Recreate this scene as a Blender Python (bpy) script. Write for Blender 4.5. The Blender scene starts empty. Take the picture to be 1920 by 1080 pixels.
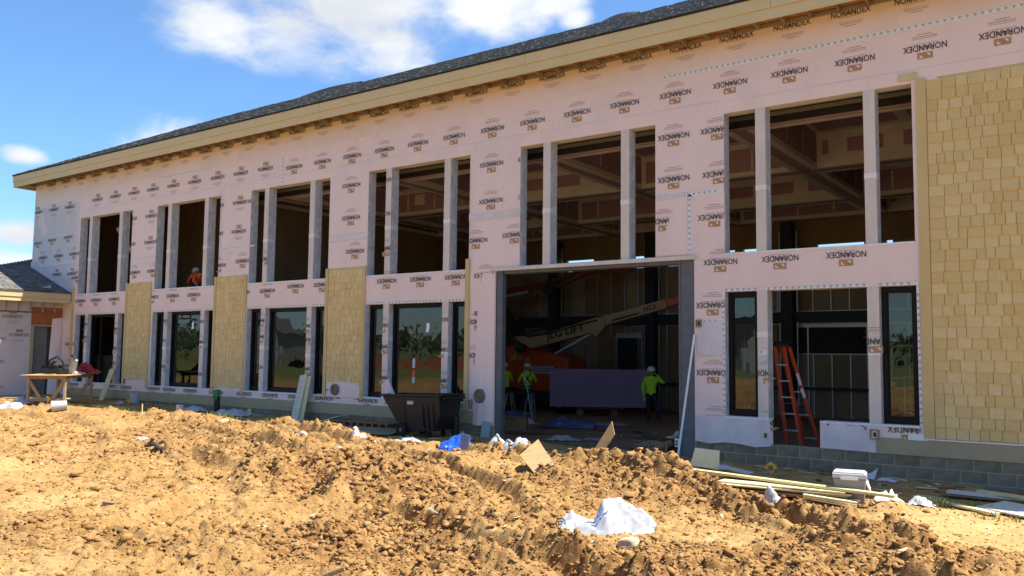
import bpy, bmesh, math, random
import numpy as np
from mathutils import Matrix, Vector

SC = bpy.context.scene
COL = SC.collection
random.seed(7)
RNG = np.random.default_rng(11)

# ------------------------------------------------------------------ camera
CAM_F, CAM_YAW, CAM_PITCH, CAM_ROLL, CAM_D, CAM_H = 1602.8, -0.62443, 0.07889, 0.011422, 16.0144, 2.0611

def cam_basis():
    def ray(xr, ur, d):
        c, s = math.cos(CAM_ROLL), math.sin(CAM_ROLL)
        xc = c*xr - s*ur; u = s*xr + c*ur
        c, s = math.cos(CAM_PITCH), math.sin(CAM_PITCH)
        yc = c*d - s*u; z = s*d + c*u
        c, s = math.cos(CAM_YAW), math.sin(CAM_YAW)
        return Vector((c*xc + s*yc, -s*xc + c*yc, z))
    return ray(1, 0, 0), ray(0, 1, 0), ray(0, 0, 1)

R_, U_, F_ = cam_basis()
cam_data = bpy.data.cameras.new('camera')
cam = bpy.data.objects.new('camera', cam_data)
COL.objects.link(cam)
cam.matrix_world = Matrix(((R_.x, U_.x, -F_.x, 0.0), (R_.y, U_.y, -F_.y, -CAM_D), (R_.z, U_.z, -F_.z, CAM_H), (0, 0, 0, 1)))
cam_data.sensor_width = 36.0
cam_data.lens = CAM_F/1920*36.0
cam_data.clip_start = 0.1
cam_data.clip_end = 3000.0
SC.camera = cam

# ------------------------------------------------------------------ sun, sky, exposure
SUN_DIR = Vector((0.45, 0.22, 1.0)).normalized()      # towards the sun: behind the roof, slightly right
sun_data = bpy.data.lights.new('sun', 'SUN')
sun_data.energy = 4.8
sun_data.angle = math.radians(0.5)
sun_data.color = (1.0, 0.955, 0.88)
sun = bpy.data.objects.new('sun', sun_data)
COL.objects.link(sun)
sun.rotation_mode = 'QUATERNION'
sun.rotation_quaternion = SUN_DIR.to_track_quat('Z', 'Y')
sun.location = (0, -5, 40)

world = bpy.data.worlds.new('World')
SC.world = world
world.use_nodes = True
WN, WL = world.node_tree.nodes, world.node_tree.links
WN.clear()

def wnode(t, **kw):
    n = WN.new(t)
    for k, v in kw.items():
        setattr(n, k, v)
    return n

def wmath(op, a, b=None, c=None):
    n = wnode('ShaderNodeMath', operation=op)
    for i, v in enumerate((a, b, c)):
        if v is None: continue
        if isinstance(v, (int, float)): n.inputs[i].default_value = v
        else: WL.new(v, n.inputs[i])
    return n.outputs[0]

def wvec(op, a, b=None):
    n = wnode('ShaderNodeVectorMath', operation=op)
    for i, v in enumerate((a, b)):
        if v is None: continue
        if isinstance(v, (tuple, Vector)): n.inputs[i].default_value = tuple(v)
        else: WL.new(v, n.inputs[i])
    return n.outputs['Value'] if op in ('DOT_PRODUCT', 'LENGTH') else n.outputs['Vector']

sky = wnode('ShaderNodeTexSky', sky_type='NISHITA')
sky.sun_disc = False
sky.sun_elevation = math.asin(SUN_DIR.z)
sky.sun_rotation = math.atan2(SUN_DIR.x, SUN_DIR.y)
sky.air_density = 1.0
sky.dust_density = 0.35
sky.ozone_density = 2.5
SKY_STRENGTH = 0.10
EXPOSURE = 1.25
bg = wnode('ShaderNodeBackground')
bg.inputs['Strength'].default_value = SKY_STRENGTH
wout = wnode('ShaderNodeOutputWorld')
WL.new(bg.outputs[0], wout.inputs[0])
tc = wnode('ShaderNodeTexCoord')
DIR = tc.outputs['Generated']
# clouds sit in the dome by direction: lumps of noise round a few cloud banks, and scattered cumulus all round
noise = wnode('ShaderNodeTexNoise'); noise.inputs['Scale'].default_value = 9.0; noise.inputs['Detail'].default_value = 9.0
noise.inputs['Roughness'].default_value = 0.58; noise.inputs['Distortion'].default_value = 0.25
WL.new(wvec('MULTIPLY', DIR, (1.0, 1.0, 1.9)), noise.inputs['Vector'])
NZ = noise.outputs['Fac']
noise2 = wnode('ShaderNodeTexNoise'); noise2.inputs['Scale'].default_value = 2.3; noise2.inputs['Detail'].default_value = 3.0
WL.new(wvec('MULTIPLY', wvec('ADD', DIR, (3.1, 1.7, 0.4)), (1.0, 1.0, 2.0)), noise2.inputs['Vector'])
def bank(c, w, h, tilt=0.0, power=1.0):
    c = Vector(c).normalized()
    r = c.cross(Vector((0, 0, 1))).normalized()
    u = r.cross(c).normalized()
    r2 = r*math.cos(tilt) + u*math.sin(tilt); u2 = -r*math.sin(tilt) + u*math.cos(tilt)
    a = wmath('DIVIDE', wmath('SUBTRACT', wvec('DOT_PRODUCT', DIR, r2), c.dot(r2)), w)
    b = wmath('DIVIDE', wmath('SUBTRACT', wvec('DOT_PRODUCT', DIR, u2), c.dot(u2)), h)
    d = wmath('SQRT', wmath('ADD', wmath('MULTIPLY', a, a), wmath('MULTIPLY', b, b)))
    front = wmath('GREATER_THAN', wvec('DOT_PRODUCT', DIR, tuple(c)), 0.2)
    return wmath('MULTIPLY', wmath('MAXIMUM', wmath('SUBTRACT', 1.0, d), 0.0), front)
banks = [bank((-.675, .635, .385), .27, .095, -0.10), bank((-.575, .725, .380), .12, .06, 0.0), bank((-.775, .535, .350), .11, .055, 0.15), bank((-.735, .590, .360), .12, .060, 0.1),
         bank((-.645, .680, .345), .10, .055, -0.5), bank((-.50, .775, .395), .05, .03, 0.0),
         bank((-.895, .402, .196), .032, .015), bank((-.829, .509, .220), .078, .046, 0.25), bank((-.908, .404, .118), .055, .022), bank((-.915, .404, .088), .06, .022),
         bank((-.485, .789, .373), .030, .022, 0.3)]
m = banks[0]
for b in banks[1:]:
    m = wmath('MAXIMUM', m, b)
gen = wmath('MULTIPLY', wmath('SUBTRACT', noise2.outputs['Fac'], 0.55), 3.2)      # the scattered cumulus outside the frame
back = wmath('SUBTRACT', 0.25, wvec('DOT_PRODUCT', DIR, (-.72, .62, .30)))
gen = wmath('MULTIPLY', gen, wmath('MINIMUM', wmath('MAXIMUM', wmath('MULTIPLY', back, 3.0), 0.0), 1.0))
m = wmath('MAXIMUM', m, gen)
dens = wmath('ADD', m, wmath('MULTIPLY', wmath('SUBTRACT', NZ, 0.50), 1.9))
mr = wnode('ShaderNodeMapRange', interpolation_type='SMOOTHSTEP')
mr.inputs['From Min'].default_value = 0.13; mr.inputs['From Max'].default_value = 0.88
WL.new(dens, mr.inputs['Value'])
gate = wmath('MINIMUM', wmath('MULTIPLY', wmath('MAXIMUM', m, 0.0), 8.0), 1.0)
CLOUD = wmath('MULTIPLY', mr.outputs[0], gate)
# thick cloud bellies are greyer than the bright rims
shade = wnode('ShaderNodeMapRange', interpolation_type='SMOOTHSTEP')
shade.inputs['From Min'].default_value = 0.36; shade.inputs['From Max'].default_value = 0.66
sn = wnode('ShaderNodeTexNoise'); sn.inputs['Scale'].default_value = 5.0; sn.inputs['Detail'].default_value = 7.0
WL.new(wvec('MULTIPLY', wvec('ADD', DIR, (7.3, 2.1, 5.5)), (1.0, 1.0, 2.6)), sn.inputs['Vector'])
WL.new(sn.outputs['Fac'], shade.inputs['Value'])
cmix = wnode('ShaderNodeMix', data_type='RGBA')
cmix.inputs['A'].default_value = (4.5, 4.6, 4.7, 1); cmix.inputs['B'].default_value = (3.3, 3.45, 3.7, 1)
WL.new(shade.outputs[0], cmix.inputs['Factor'])
skymul = wnode('ShaderNodeMix', data_type='RGBA', blend_type='MULTIPLY')
skymul.inputs['Factor'].default_value = 1.0
skymul.inputs['B'].default_value = (0.58, 0.77, 0.94, 1)
WL.new(sky.outputs[0], skymul.inputs['A'])
smix = wnode('ShaderNodeMix', data_type='RGBA')
WL.new(CLOUD, smix.inputs['Factor'])
WL.new(skymul.outputs['Result'], smix.inputs['A'])
WL.new(cmix.outputs['Result'], smix.inputs['B'])
WL.new(smix.outputs['Result'], bg.inputs['Color'])

SC.view_settings.view_transform = 'Standard'
SC.view_settings.look = 'None'
SC.view_settings.gamma = 1.0
SC.view_settings.use_curve_mapping = False
SC.view_settings.exposure = EXPOSURE
SC.render.engine = 'CYCLES'
SC.cycles.max_bounces = 8
SC.cycles.diffuse_bounces = 7
SC.cycles.glossy_bounces = 3
SC.cycles.transparent_max_bounces = 12
SC.cycles.sample_clamp_indirect = 6.0
SC.cycles.use_denoising = True

# ------------------------------------------------------------------ noise and mesh helpers
def vn(x, y, seed=0):
    """smooth value noise in [-1, 1], vectorised"""
    x = np.asarray(x, float); y = np.asarray(y, float)
    xi = np.floor(x).astype(np.int64); yi = np.floor(y).astype(np.int64)
    fx = x - xi; fy = y - yi
    fx = fx*fx*fx*(fx*(fx*6 - 15) + 10); fy = fy*fy*fy*(fy*(fy*6 - 15) + 10)
    def h(a, b):
        n = (a*374761393 + b*668265263 + seed*1274126177) & 0xffffffff
        n = ((n ^ (n >> 13))*1274126177) & 0xffffffff
        n = n ^ (n >> 16)
        return (n & 0xffff)/32767.5 - 1.0
    v00 = h(xi, yi); v10 = h(xi+1, yi); v01 = h(xi, yi+1); v11 = h(xi+1, yi+1)
    return (v00*(1-fx) + v10*fx)*(1-fy) + (v01*(1-fx) + v11*fx)*fy

def fbm(x, y, seed=0, o=4, gain=.5):
    a, s, t = 1.0, 0.0, 0.0
    for k in range(o):
        s = s + a*vn(x*2**k, y*2**k, seed+k*17); t += a; a *= gain
    return s/t

def sst(a, b, x):
    t = np.clip((np.asarray(x, float)-a)/(b-a), 0, 1)
    return t*t*(3-2*t)

class MB:
    """collects shapes and links them as ONE mesh object"""
    def __init__(self): self.v = []; self.f = []; self.m = []; self.mi = 0
    def add(self, vs, fs, mi=None):
        o = len(self.v); self.v.extend([tuple(p) for p in vs])
        for f in fs:
            self.f.append(tuple(i+o for i in f)); self.m.append(self.mi if mi is None else mi)
    def box(self, x0, x1, y0, y1, z0, z1, mi=None, mat=None):
        vs = [(x0,y0,z0),(x1,y0,z0),(x1,y1,z0),(x0,y1,z0),(x0,y0,z1),(x1,y0,z1),(x1,y1,z1),(x0,y1,z1)]
        if mat is not None: vs = [mat @ Vector(p) for p in vs]
        self.add(vs, [(0,3,2,1),(4,5,6,7),(0,1,5,4),(1,2,6,5),(2,3,7,6),(3,0,4,7)], mi)
    def bar(self, a, b, w, h, mi=None, up=(0,0,1)):
        """a rectangular bar from a to b"""
        a = Vector(a); b = Vector(b); d = (b-a); L = d.length
        if L < 1e-6: return
        d.normalize(); up = Vector(up)
        if abs(d.dot(up)) > .98: up = Vector((0,1,0))
        s = d.cross(up).normalized(); u = s.cross(d).normalized()
        vs = []
        for p in (a, b):
            for i, j in ((-1,-1),(1,-1),(1,1),(-1,1)):
                vs.append(p + s*(i*w/2) + u*(j*h/2))
        self.add(vs, [(0,1,2,3),(7,6,5,4),(0,4,5,1),(1,5,6,2),(2,6,7,3),(3,7,4,0)], mi)
    def tube(self, pts, r, n=8, mi=None, caps=True):
        pts = [Vector(p) for p in pts]; rs = r if isinstance(r, (list, tuple)) else [r]*len(pts)
        vs = []; fs = []
        for i, p in enumerate(pts):
            d = (pts[min(i+1, len(pts)-1)] - pts[max(i-1, 0)])
            d = d.normalized() if d.length > 1e-9 else Vector((0,0,1))
            up = Vector((0,0,1)) if abs(d.z) < .9 else Vector((1,0,0))
            s = d.cross(up).normalized(); u = s.cross(d).normalized()
            for k in range(n):
                a = 2*math.pi*k/n
                vs.append(p + s*(math.cos(a)*rs[i]) + u*(math.sin(a)*rs[i]))
        for i in range(len(pts)-1):
            for k in range(n):
                k2 = (k+1) % n
                fs.append((i*n+k, i*n+k2, (i+1)*n+k2, (i+1)*n+k))
        if caps:
            fs.append(tuple(range(n-1, -1, -1))); fs.append(tuple((len(pts)-1)*n+k for k in range(n)))
        self.add(vs, fs, mi)
    def lathe(self, prof, c=(0,0,0), n=16, mi=None, mat=None):
        vs = []; fs = []
        for r, z in prof:
            for k in range(n):
                a = 2*math.pi*k/n
                p = Vector((r*math.cos(a), r*math.sin(a), z))
                if mat is not None: p = mat @ p
                vs.append(p + Vector(c))
        for i in range(len(prof)-1):
            for k in range(n):
                k2 = (k+1) % n
                fs.append((i*n+k, i*n+k2, (i+1)*n+k2, (i+1)*n+k))
        fs.append(tuple(range(n-1, -1, -1))); fs.append(tuple((len(prof)-1)*n+k for k in range(n)))
        self.add(vs, fs, mi)
    def prism(self, poly, a, b, mi=None):
        """poly: list of 3D points (one end), extruded by vector b-a"""
        e = Vector(b) - Vector(a); n = len(poly)
        vs = [Vector(p) for p in poly] + [Vector(p)+e for p in poly]
        fs = [tuple(range(n-1, -1, -1)), tuple(range(n, 2*n))]
        for i in range(n):
            j = (i+1) % n; fs.append((i, j, n+j, n+i))
        self.add(vs, fs, mi)
    def mesh(self, name, mats):
        me = bpy.data.meshes.new(name)
        me.from_pydata(self.v, [], self.f)
        for mt in (mats if isinstance(mats, (list, tuple)) else [mats]): me.materials.append(mt)
        if any(self.m): me.polygons.foreach_set('material_index', self.m)
        me.update()
        return me
    def build(self, name, mats, parent=None, smooth=False, loc=None, bevel=0, fix=True):
        me = self.mesh(name, mats)
        if fix:
            bm = bmesh.new(); bm.from_mesh(me); bmesh.ops.recalc_face_normals(bm, faces=bm.faces); bm.to_mesh(me); bm.free()
        if smooth: me.polygons.foreach_set('use_smooth', [True]*len(me.polygons))
        o = link(name, me, parent)
        if loc is not None: o.location = loc
        if bevel:
            md = o.modifiers.new('bevel', 'BEVEL'); md.width = bevel; md.segments = 2; md.limit_method = 'ANGLE'
        return o

def link(name, data, parent=None):
    o = bpy.data.objects.new(name, data); COL.objects.link(o)
    if parent is not None: o.parent = parent
    return o
def tag(o, label=None, cat=None, group=None, kind=None):
    if label: o['label'] = label
    if cat: o['category'] = cat
    if group: o['group'] = group
    if kind: o['kind'] = kind
    return o
def empty(name, loc=(0,0,0), rz=0.0):
    o = bpy.data.objects.new(name, None); COL.objects.link(o)
    o.location = loc; o.rotation_euler = (0,0,rz); o.empty_display_size = .2
    return o
def np_mesh(name, V, Fq, mats, parent=None, smooth=True, midx=None):
    """V (n,3), Fq (m,3 or 4) arrays"""
    me = bpy.data.meshes.new(name)
    k = Fq.shape[1]
    me.vertices.add(len(V)); me.vertices.foreach_set('co', np.asarray(V, np.float32).ravel())
    me.loops.add(Fq.size); me.loops.foreach_set('vertex_index', np.asarray(Fq, np.int32).ravel())
    me.polygons.add(len(Fq)); me.polygons.foreach_set('loop_start', np.arange(0, Fq.size, k, dtype=np.int32))
    me.polygons.foreach_set('loop_total', np.full(len(Fq), k, np.int32))
    if smooth: me.polygons.foreach_set('use_smooth', np.ones(len(Fq), bool))
    for mt in (mats if isinstance(mats, (list, tuple)) else [mats]): me.materials.append(mt)
    if midx is not None: me.polygons.foreach_set('material_index', np.asarray(midx, np.int32))
    me.update(calc_edges=True)
    return link(name, me, parent)

# ------------------------------------------------------------------ materials
def mat(name, c1, c2=None, scale=6.0, rough=.8, bump=0.0, bscale=None, vary=0.0, metal=0.0, stretch=(1,1,1), lo=.35, hi=.65, detail=5, spec=.3, coords='Object', c3=None, s3=1.0):
    m = bpy.data.materials.new(name); m.use_nodes = True
    N, L = m.node_tree.nodes, m.node_tree.links
    p = N['Principled BSDF']
    p.inputs['Roughness'].default_value = rough; p.inputs['Metallic'].default_value = metal
    p.inputs['Specular IOR Level'].default_value = spec
    t = N.new('ShaderNodeTexCoord'); mp = N.new('ShaderNodeMapping'); mp.inputs['Scale'].default_value = stretch
    L.new(t.outputs[coords], mp.inputs['Vector'])
    col = None
    if c2 is not None:
        nz = N.new('ShaderNodeTexNoise'); nz.inputs['Scale'].default_value = scale; nz.inputs['Detail'].default_value = detail
        nz.inputs['Roughness'].default_value = .6
        L.new(mp.outputs[0], nz.inputs['Vector'])
        r = N.new('ShaderNodeMapRange'); r.inputs['From Min'].default_value = lo; r.inputs['From Max'].default_value = hi
        L.new(nz.outputs['Fac'], r.inputs['Value'])
        mx = N.new('ShaderNodeMix'); mx.data_type = 'RGBA'
        mx.inputs['A'].default_value = (*c1, 1); mx.inputs['B'].default_value = (*c2, 1)
        L.new(r.outputs[0], mx.inputs['Factor']); col = mx.outputs['Result']
        if c3 is not None:
            n3 = N.new('ShaderNodeTexNoise'); n3.inputs['Scale'].default_value = s3; n3.inputs['Detail'].default_value = 3
            L.new(t.outputs[coords], n3.inputs['Vector'])
            r3 = N.new('ShaderNodeMapRange'); r3.inputs['From Min'].default_value = .48; r3.inputs['From Max'].default_value = .68
            L.new(n3.outputs['Fac'], r3.inputs['Value'])
            m3 = N.new('ShaderNodeMix'); m3.data_type = 'RGBA'
            L.new(r3.outputs[0], m3.inputs['Factor']); L.new(col, m3.inputs['A']); m3.inputs['B'].default_value = (*c3, 1)
            col = m3.outputs['Result']
    if vary:
        oi = N.new('ShaderNodeObjectInfo'); gi = N.new('ShaderNodeNewGeometry')
        ad = N.new('ShaderNodeMath'); ad.operation = 'ADD'; L.new(oi.outputs['Random'], ad.inputs[0]); L.new(gi.outputs['Random Per Island'], ad.inputs[1])
        fr = N.new('ShaderNodeMath'); fr.operation = 'FRACT'; L.new(ad.outputs[0], fr.inputs[0])
        ra = N.new('ShaderNodeMapRange'); ra.inputs['To Min'].default_value = 1-vary; ra.inputs['To Max'].default_value = 1+vary
        L.new(fr.outputs[0], ra.inputs['Value'])
        hs = N.new('ShaderNodeHueSaturation'); L.new(ra.outputs[0], hs.inputs['Value'])
        rs = N.new('ShaderNodeMapRange'); rs.inputs['To Min'].default_value = 1+vary*.8; rs.inputs['To Max'].default_value = 1-vary*.8
        L.new(fr.outputs[0], rs.inputs['Value']); L.new(rs.outputs[0], hs.inputs['Saturation'])
        if col is None: hs.inputs['Color'].default_value = (*c1, 1)
        else: L.new(col, hs.inputs['Color'])
        col = hs.outputs['Color']
    if col is None: p.inputs['Base Color'].default_value = (*c1, 1)
    else: L.new(col, p.inputs['Base Color'])
    if bump:
        nb = N.new('ShaderNodeTexNoise'); nb.inputs['Scale'].default_value = bscale or scale*3; nb.inputs['Detail'].default_value = 6
        L.new(mp.outputs[0], nb.inputs['Vector'])
        b = N.new('ShaderNodeBump'); b.inputs['Strength'].default_value = 1.0; b.inputs['Distance'].default_value = bump
        L.new(nb.outputs['Fac'], b.inputs['Height']); L.new(b.outputs[0], p.inputs['Normal'])
    return m

M = {}
M['wrap'] = mat('house_wrap', (.80,.62,.56), (.74,.58,.525), 1.6, .5, .018, 2.6, stretch=(1,1,.5), c3=(.80,.61,.54), s3=.45)
M['wrap_upper'] = mat('house_wrap_upper', (.73,.58,.51), (.76,.61,.55), 1.1, .5, .02, 3.0, stretch=(1,1,.5), c3=(.72,.56,.47), s3=.8)
M['wrap_grey'] = mat('house_wrap_grey', (.62,.54,.52), (.55,.50,.49), 2.2, .5, .012, 5.0)
M['wrap_white'] = mat('house_wrap_white', (.68,.60,.585), (.60,.52,.51), 3.0, .4, .02, 7.0, stretch=(1,1,.5))
M['post'] = mat('post_wrap', (.66,.57,.49), (.58,.50,.43), 4.0, .5, .008, 9.0, stretch=(1,1,.3))
M['reveal'] = mat('clear_film_reveal', (.50,.49,.48), (.66,.65,.64), 9.0, .3, .02, 22.0, stretch=(1,1,.6), lo=.42, hi=.62)
M['tape'] = mat('white_tape', (.78,.76,.74), (.66,.62,.60), 12, .5, .003, 30)
M['tape_mark'] = mat('tape_mark', (.40,.37,.36))
M['ink'] = mat('black_print', (.035,.028,.028), rough=.6)
M['ink_grey'] = mat('grey_print', (.17,.13,.125), rough=.6)
M['logo'] = mat('orange_print', (.38,.20,.095), (.44,.25,.125), 20, .6)
M['trim'] = mat('tan_trim', (.58,.43,.19), (.53,.39,.165), 3.0, .6, .002, 30, stretch=(1,1,.3))
M['skirt'] = mat('tan_skirt_board', (.38,.31,.185), (.34,.28,.17), 2.0, .6, .001, 30)
M['fascia'] = mat('tan_fascia', (.62,.485,.255), (.58,.45,.23), 1.5, .6, .001, 20)
M['shake'] = mat('tan_shake', (.67,.495,.215), (.62,.45,.19), 9, .7, .006, 40, vary=.065, stretch=(1,1,.25))
M['block'] = mat('grey_block', (.25,.215,.14), (.17,.145,.095), 5, .9, .006, 60, vary=.12, c3=(.085,.095,.095), s3=1.3)
M['mortar'] = mat('mortar', (.46,.37,.24), (.36,.29,.18), 9, .95, .004, 60)
M['steel'] = mat('primed_steel', (.13,.135,.14), (.10,.105,.11), 4, .6, .001, 40)
M['dark_steel'] = mat('dark_steel', (.025,.025,.028), (.04,.038,.036), 4, .6)
M['stud'] = mat('galvanised_stud', (.42,.42,.40), rough=.4, metal=.6)
M['kraft'] = mat('kraft_insulation', (.36,.24,.14), (.27,.175,.10), 1.3, .8, .01, 6, vary=.2, stretch=(1,1,.4))
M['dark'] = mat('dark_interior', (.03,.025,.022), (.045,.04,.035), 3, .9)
M['frame'] = mat('bronze_frame', (.010,.008,.007), rough=.45, spec=.15)
M['shingle'] = mat('grey_shingle', (.088,.082,.074), (.185,.175,.16), 7, .95, .006, 90, vary=.2)
M['felt'] = mat('black_felt', (.018,.018,.02), rough=.7)
M['osb'] = mat('osb_board', (.42,.22,.08), (.30,.14,.05), 25, .8, .003, 60, stretch=(1,1,1), lo=.4, hi=.6)
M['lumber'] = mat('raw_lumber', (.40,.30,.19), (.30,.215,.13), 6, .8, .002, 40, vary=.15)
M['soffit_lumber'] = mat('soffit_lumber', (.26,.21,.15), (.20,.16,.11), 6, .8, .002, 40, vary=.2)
M['purple'] = mat('purple_drywall', (.44,.28,.36), (.38,.24,.31), 2, .85)
M['purple_sheet'] = mat('purple_drywall_sheet', (.36,.235,.345), (.32,.205,.31), 2, .8)
M['mud'] = mat('joint_compound', (.72,.69,.66), (.64,.61,.58), 3, .85)
M['slab'] = mat('dusty_slab', (.44,.30,.175), (.34,.225,.125), 1.2, .9, .01, 14)
M['rust_board'] = mat('rust_orange_sheathing', (.40,.13,.04), (.33,.10,.03), 3, .8, .003, 30)
M['plywood'] = mat('plywood', (.50,.33,.15), (.42,.26,.11), 4, .75, .002, 40, stretch=(1,6,1))
M['plywood_old'] = mat('weathered_plywood', (.33,.25,.15), (.25,.19,.115), 4, .85, .003, 30)
M['cream_board'] = mat('cream_siding_board', (.64,.56,.31), (.58,.50,.26), 4, .7, .002, 30, vary=.12)
M['primer_board'] = mat('cream_primed_board', (.66,.63,.52), (.58,.55,.45), 4, .7, .002, 30, vary=.1)
M['white_plastic'] = mat('white_plastic', (.44,.44,.43), (.36,.36,.36), 5, .35, .006, 18, spec=.5)
M['bag_film'] = mat('bag_film', (.31,.31,.305), (.26,.26,.26), 4, .4, .01, 14, spec=.4)
M['blue_print'] = mat('blue_bag_print', (.06,.12,.34), rough=.5)
M['blue_tarp'] = mat('blue_tarp', (.015,.10,.50), (.02,.075,.38), 8, .35, .01, 20, spec=.5)
M['dark_blue'] = mat('dark_blue_plastic', (.10,.13,.30), (.16,.19,.36), 6, .35, .02, 14, spec=.5)
M['cart'] = mat('dark_brown_plastic', (.016,.012,.009), (.024,.018,.013), 3, .55, .002, 40, spec=.4)
M['rubber'] = mat('black_rubber', (.015,.014,.013), rough=.8)
M['black'] = mat('black_plastic', (.016,.016,.016), rough=.5)
M['green_tape'] = mat('green_tape', (.06,.26,.06), (.04,.20,.05), 10, .5, .006, 30)
M['red_ladder'] = mat('red_fibreglass', (.66,.085,.03), (.56,.065,.025), 5, .45)
M['alu'] = mat('aluminium', (.55,.55,.54), rough=.4, metal=.7)
M['white_paint'] = mat('white_paint', (.75,.75,.74), rough=.5)
M['grey_box'] = mat('grey_box_metal', (.19,.175,.15), (.13,.12,.105), 12, .5)
M['lift_orange'] = mat('orange_lift_paint', (.62,.075,.012), (.52,.06,.01), 3, .4, spec=.5)
M['lift_red'] = mat('dimmed_red_lift_paint', (.22,.035,.013), (.18,.028,.01), 3, .5)  # lift paint darkened to stand for dim light on the upper boom
M['lift_cream'] = mat('cream_lift_paint', (.42,.285,.11), (.36,.24,.09), 3, .45, spec=.5)
M['hivis'] = mat('hivis_yellow_cloth', (.58,.88,.03), (.50,.78,.025), 9, .8, .01, 22)
M['hivis_orange'] = mat('hivis_orange_cloth', (.85,.14,.02), (.70,.10,.015), 9, .8, .01, 22)
M['jeans'] = mat('dark_trousers', (.022,.024,.032), (.032,.034,.044), 9, .9, .008, 30)
M['skin'] = mat('skin', (.36,.20,.13), rough=.55)
M['hair'] = mat('dark_hair', (.02,.014,.01), rough=.7)
M['boot'] = mat('tan_boot', (.22,.13,.06), rough=.8)
M['helmet'] = mat('white_helmet', (.80,.80,.78), rough=.3, spec=.5)
M['red_cloth'] = mat('red_cloth', (.42,.03,.025), (.30,.018,.015), 10, .8, .02, 20)
M['cardboard'] = mat('cardboard', (.36,.22,.10), (.30,.18,.08), 5, .85)
M['flag'] = mat('yellow_flag', (.85,.50,.01), rough=.6)
M['grey_plastic'] = mat('grey_cooler_plastic', (.25,.24,.235), (.22,.215,.21), 4, .5)
M['light_grey'] = mat('pale_cooler_lid', (.46,.46,.47), rough=.4)
M['stone'] = mat('pale_stone', (.52,.42,.27), (.42,.32,.19), 6, .9, .01, 25)
M['wood_dark'] = mat('weathered_wood', (.27,.17,.085), (.19,.115,.055), 6, .85, .004, 40, stretch=(1,5,1), vary=.15)
M['grass'] = mat('green_grass', (.12,.17,.035), (.20,.22,.06), 8, .8, vary=.3)
M['foliage'] = mat('tree_foliage', (.065,.095,.04), (.10,.135,.06), 1.5, .8, vary=.4)
M['bark'] = mat('tree_bark', (.10,.07,.045), rough=.9)
M['house_white'] = mat('white_house_wall', (.34,.33,.31), rough=.7)
M['house_roof'] = mat('grey_house_roof', (.12,.11,.11), rough=.9)
M['teal'] = mat('pale_teal_foam', (.30,.42,.42), rough=.7)
M['orange_plastic'] = mat('orange_plastic', (.75,.20,.02), rough=.5)
M['copper'] = mat('light_brown_stain', (.30,.20,.10), rough=.8)

def glass_mat():
    m = bpy.data.materials.new('window_glass'); m.use_nodes = True
    N, L = m.node_tree.nodes, m.node_tree.links
    N.clear()
    out = N.new('ShaderNodeOutputMaterial')
    g = N.new('ShaderNodeBsdfGlossy'); g.inputs['Roughness'].default_value = .0; g.inputs['Color'].default_value = (.92,.96,.93,1)
    t = N.new('ShaderNodeBsdfTransparent'); t.inputs['Color'].default_value = (.36,.40,.37,1)
    mx = N.new('ShaderNodeMixShader'); lw = N.new('ShaderNodeFresnel'); lw.inputs['IOR'].default_value = 1.55
    mr = N.new('ShaderNodeMath'); mr.operation = 'MULTIPLY_ADD'; mr.inputs[1].default_value = .5; mr.inputs[2].default_value = .045
    L.new(lw.outputs[0], mr.inputs[0]); L.new(mr.outputs[0], mx.inputs[0])
    nz = N.new('ShaderNodeTexNoise'); nz.inputs['Scale'].default_value = 1.6
    tcn = N.new('ShaderNodeTexCoord'); L.new(tcn.outputs['Object'], nz.inputs['Vector'])
    b = N.new('ShaderNodeBump'); b.inputs['Distance'].default_value = .004; L.new(nz.outputs['Fac'], b.inputs['Height']); L.new(b.outputs[0], g.inputs['Normal'])
    L.new(t.outputs[0], mx.inputs[1]); L.new(g.outputs[0], mx.inputs[2]); L.new(mx.outputs[0], out.inputs[0])
    return m
M['glass'] = glass_mat()
# ------------------------------------------------------------------ ground
def zbase(x):
    return np.clip(.0149*(-np.asarray(x, float) - 1), -.02, .5)

TRACKS = [  # wheel ruts: polyline, half width, depth
    ([(-9.5,-3.6),(-7.6,-4.1),(-6.0,-4.6),(-4.6,-5.2),(-3.3,-6.2),(-2.2,-7.6)], .22, .24),
    ([(-6.9,-3.0),(-5.6,-3.6),(-4.3,-4.5),(-3.3,-5.6)], .16, .16),
    ([(-16.5,-3.4),(-13.0,-4.2),(-10.5,-5.2),(-8.6,-6.0),(-6.6,-7.1),(-5.2,-8.6)], .20, .15),
    ([(-17.5,-4.6),(-14.2,-5.6),(-11.6,-6.6),(-9.4,-7.8),(-7.6,-9.4)], .22, .13),
    ([(-13.5,-7.2),(-10.8,-8.3),(-8.8,-9.6),(-7.6,-11.4)], .24, .12),
    ([(-7.2,-8.9),(-5.9,-9.4),(-4.6,-10.0),(-3.2,-10.3)], .22, .12),
    ([(-23,-4.8),(-18.5,-6.2),(-15,-8.0),(-12.4,-10.4)], .30, .07),
]
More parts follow.
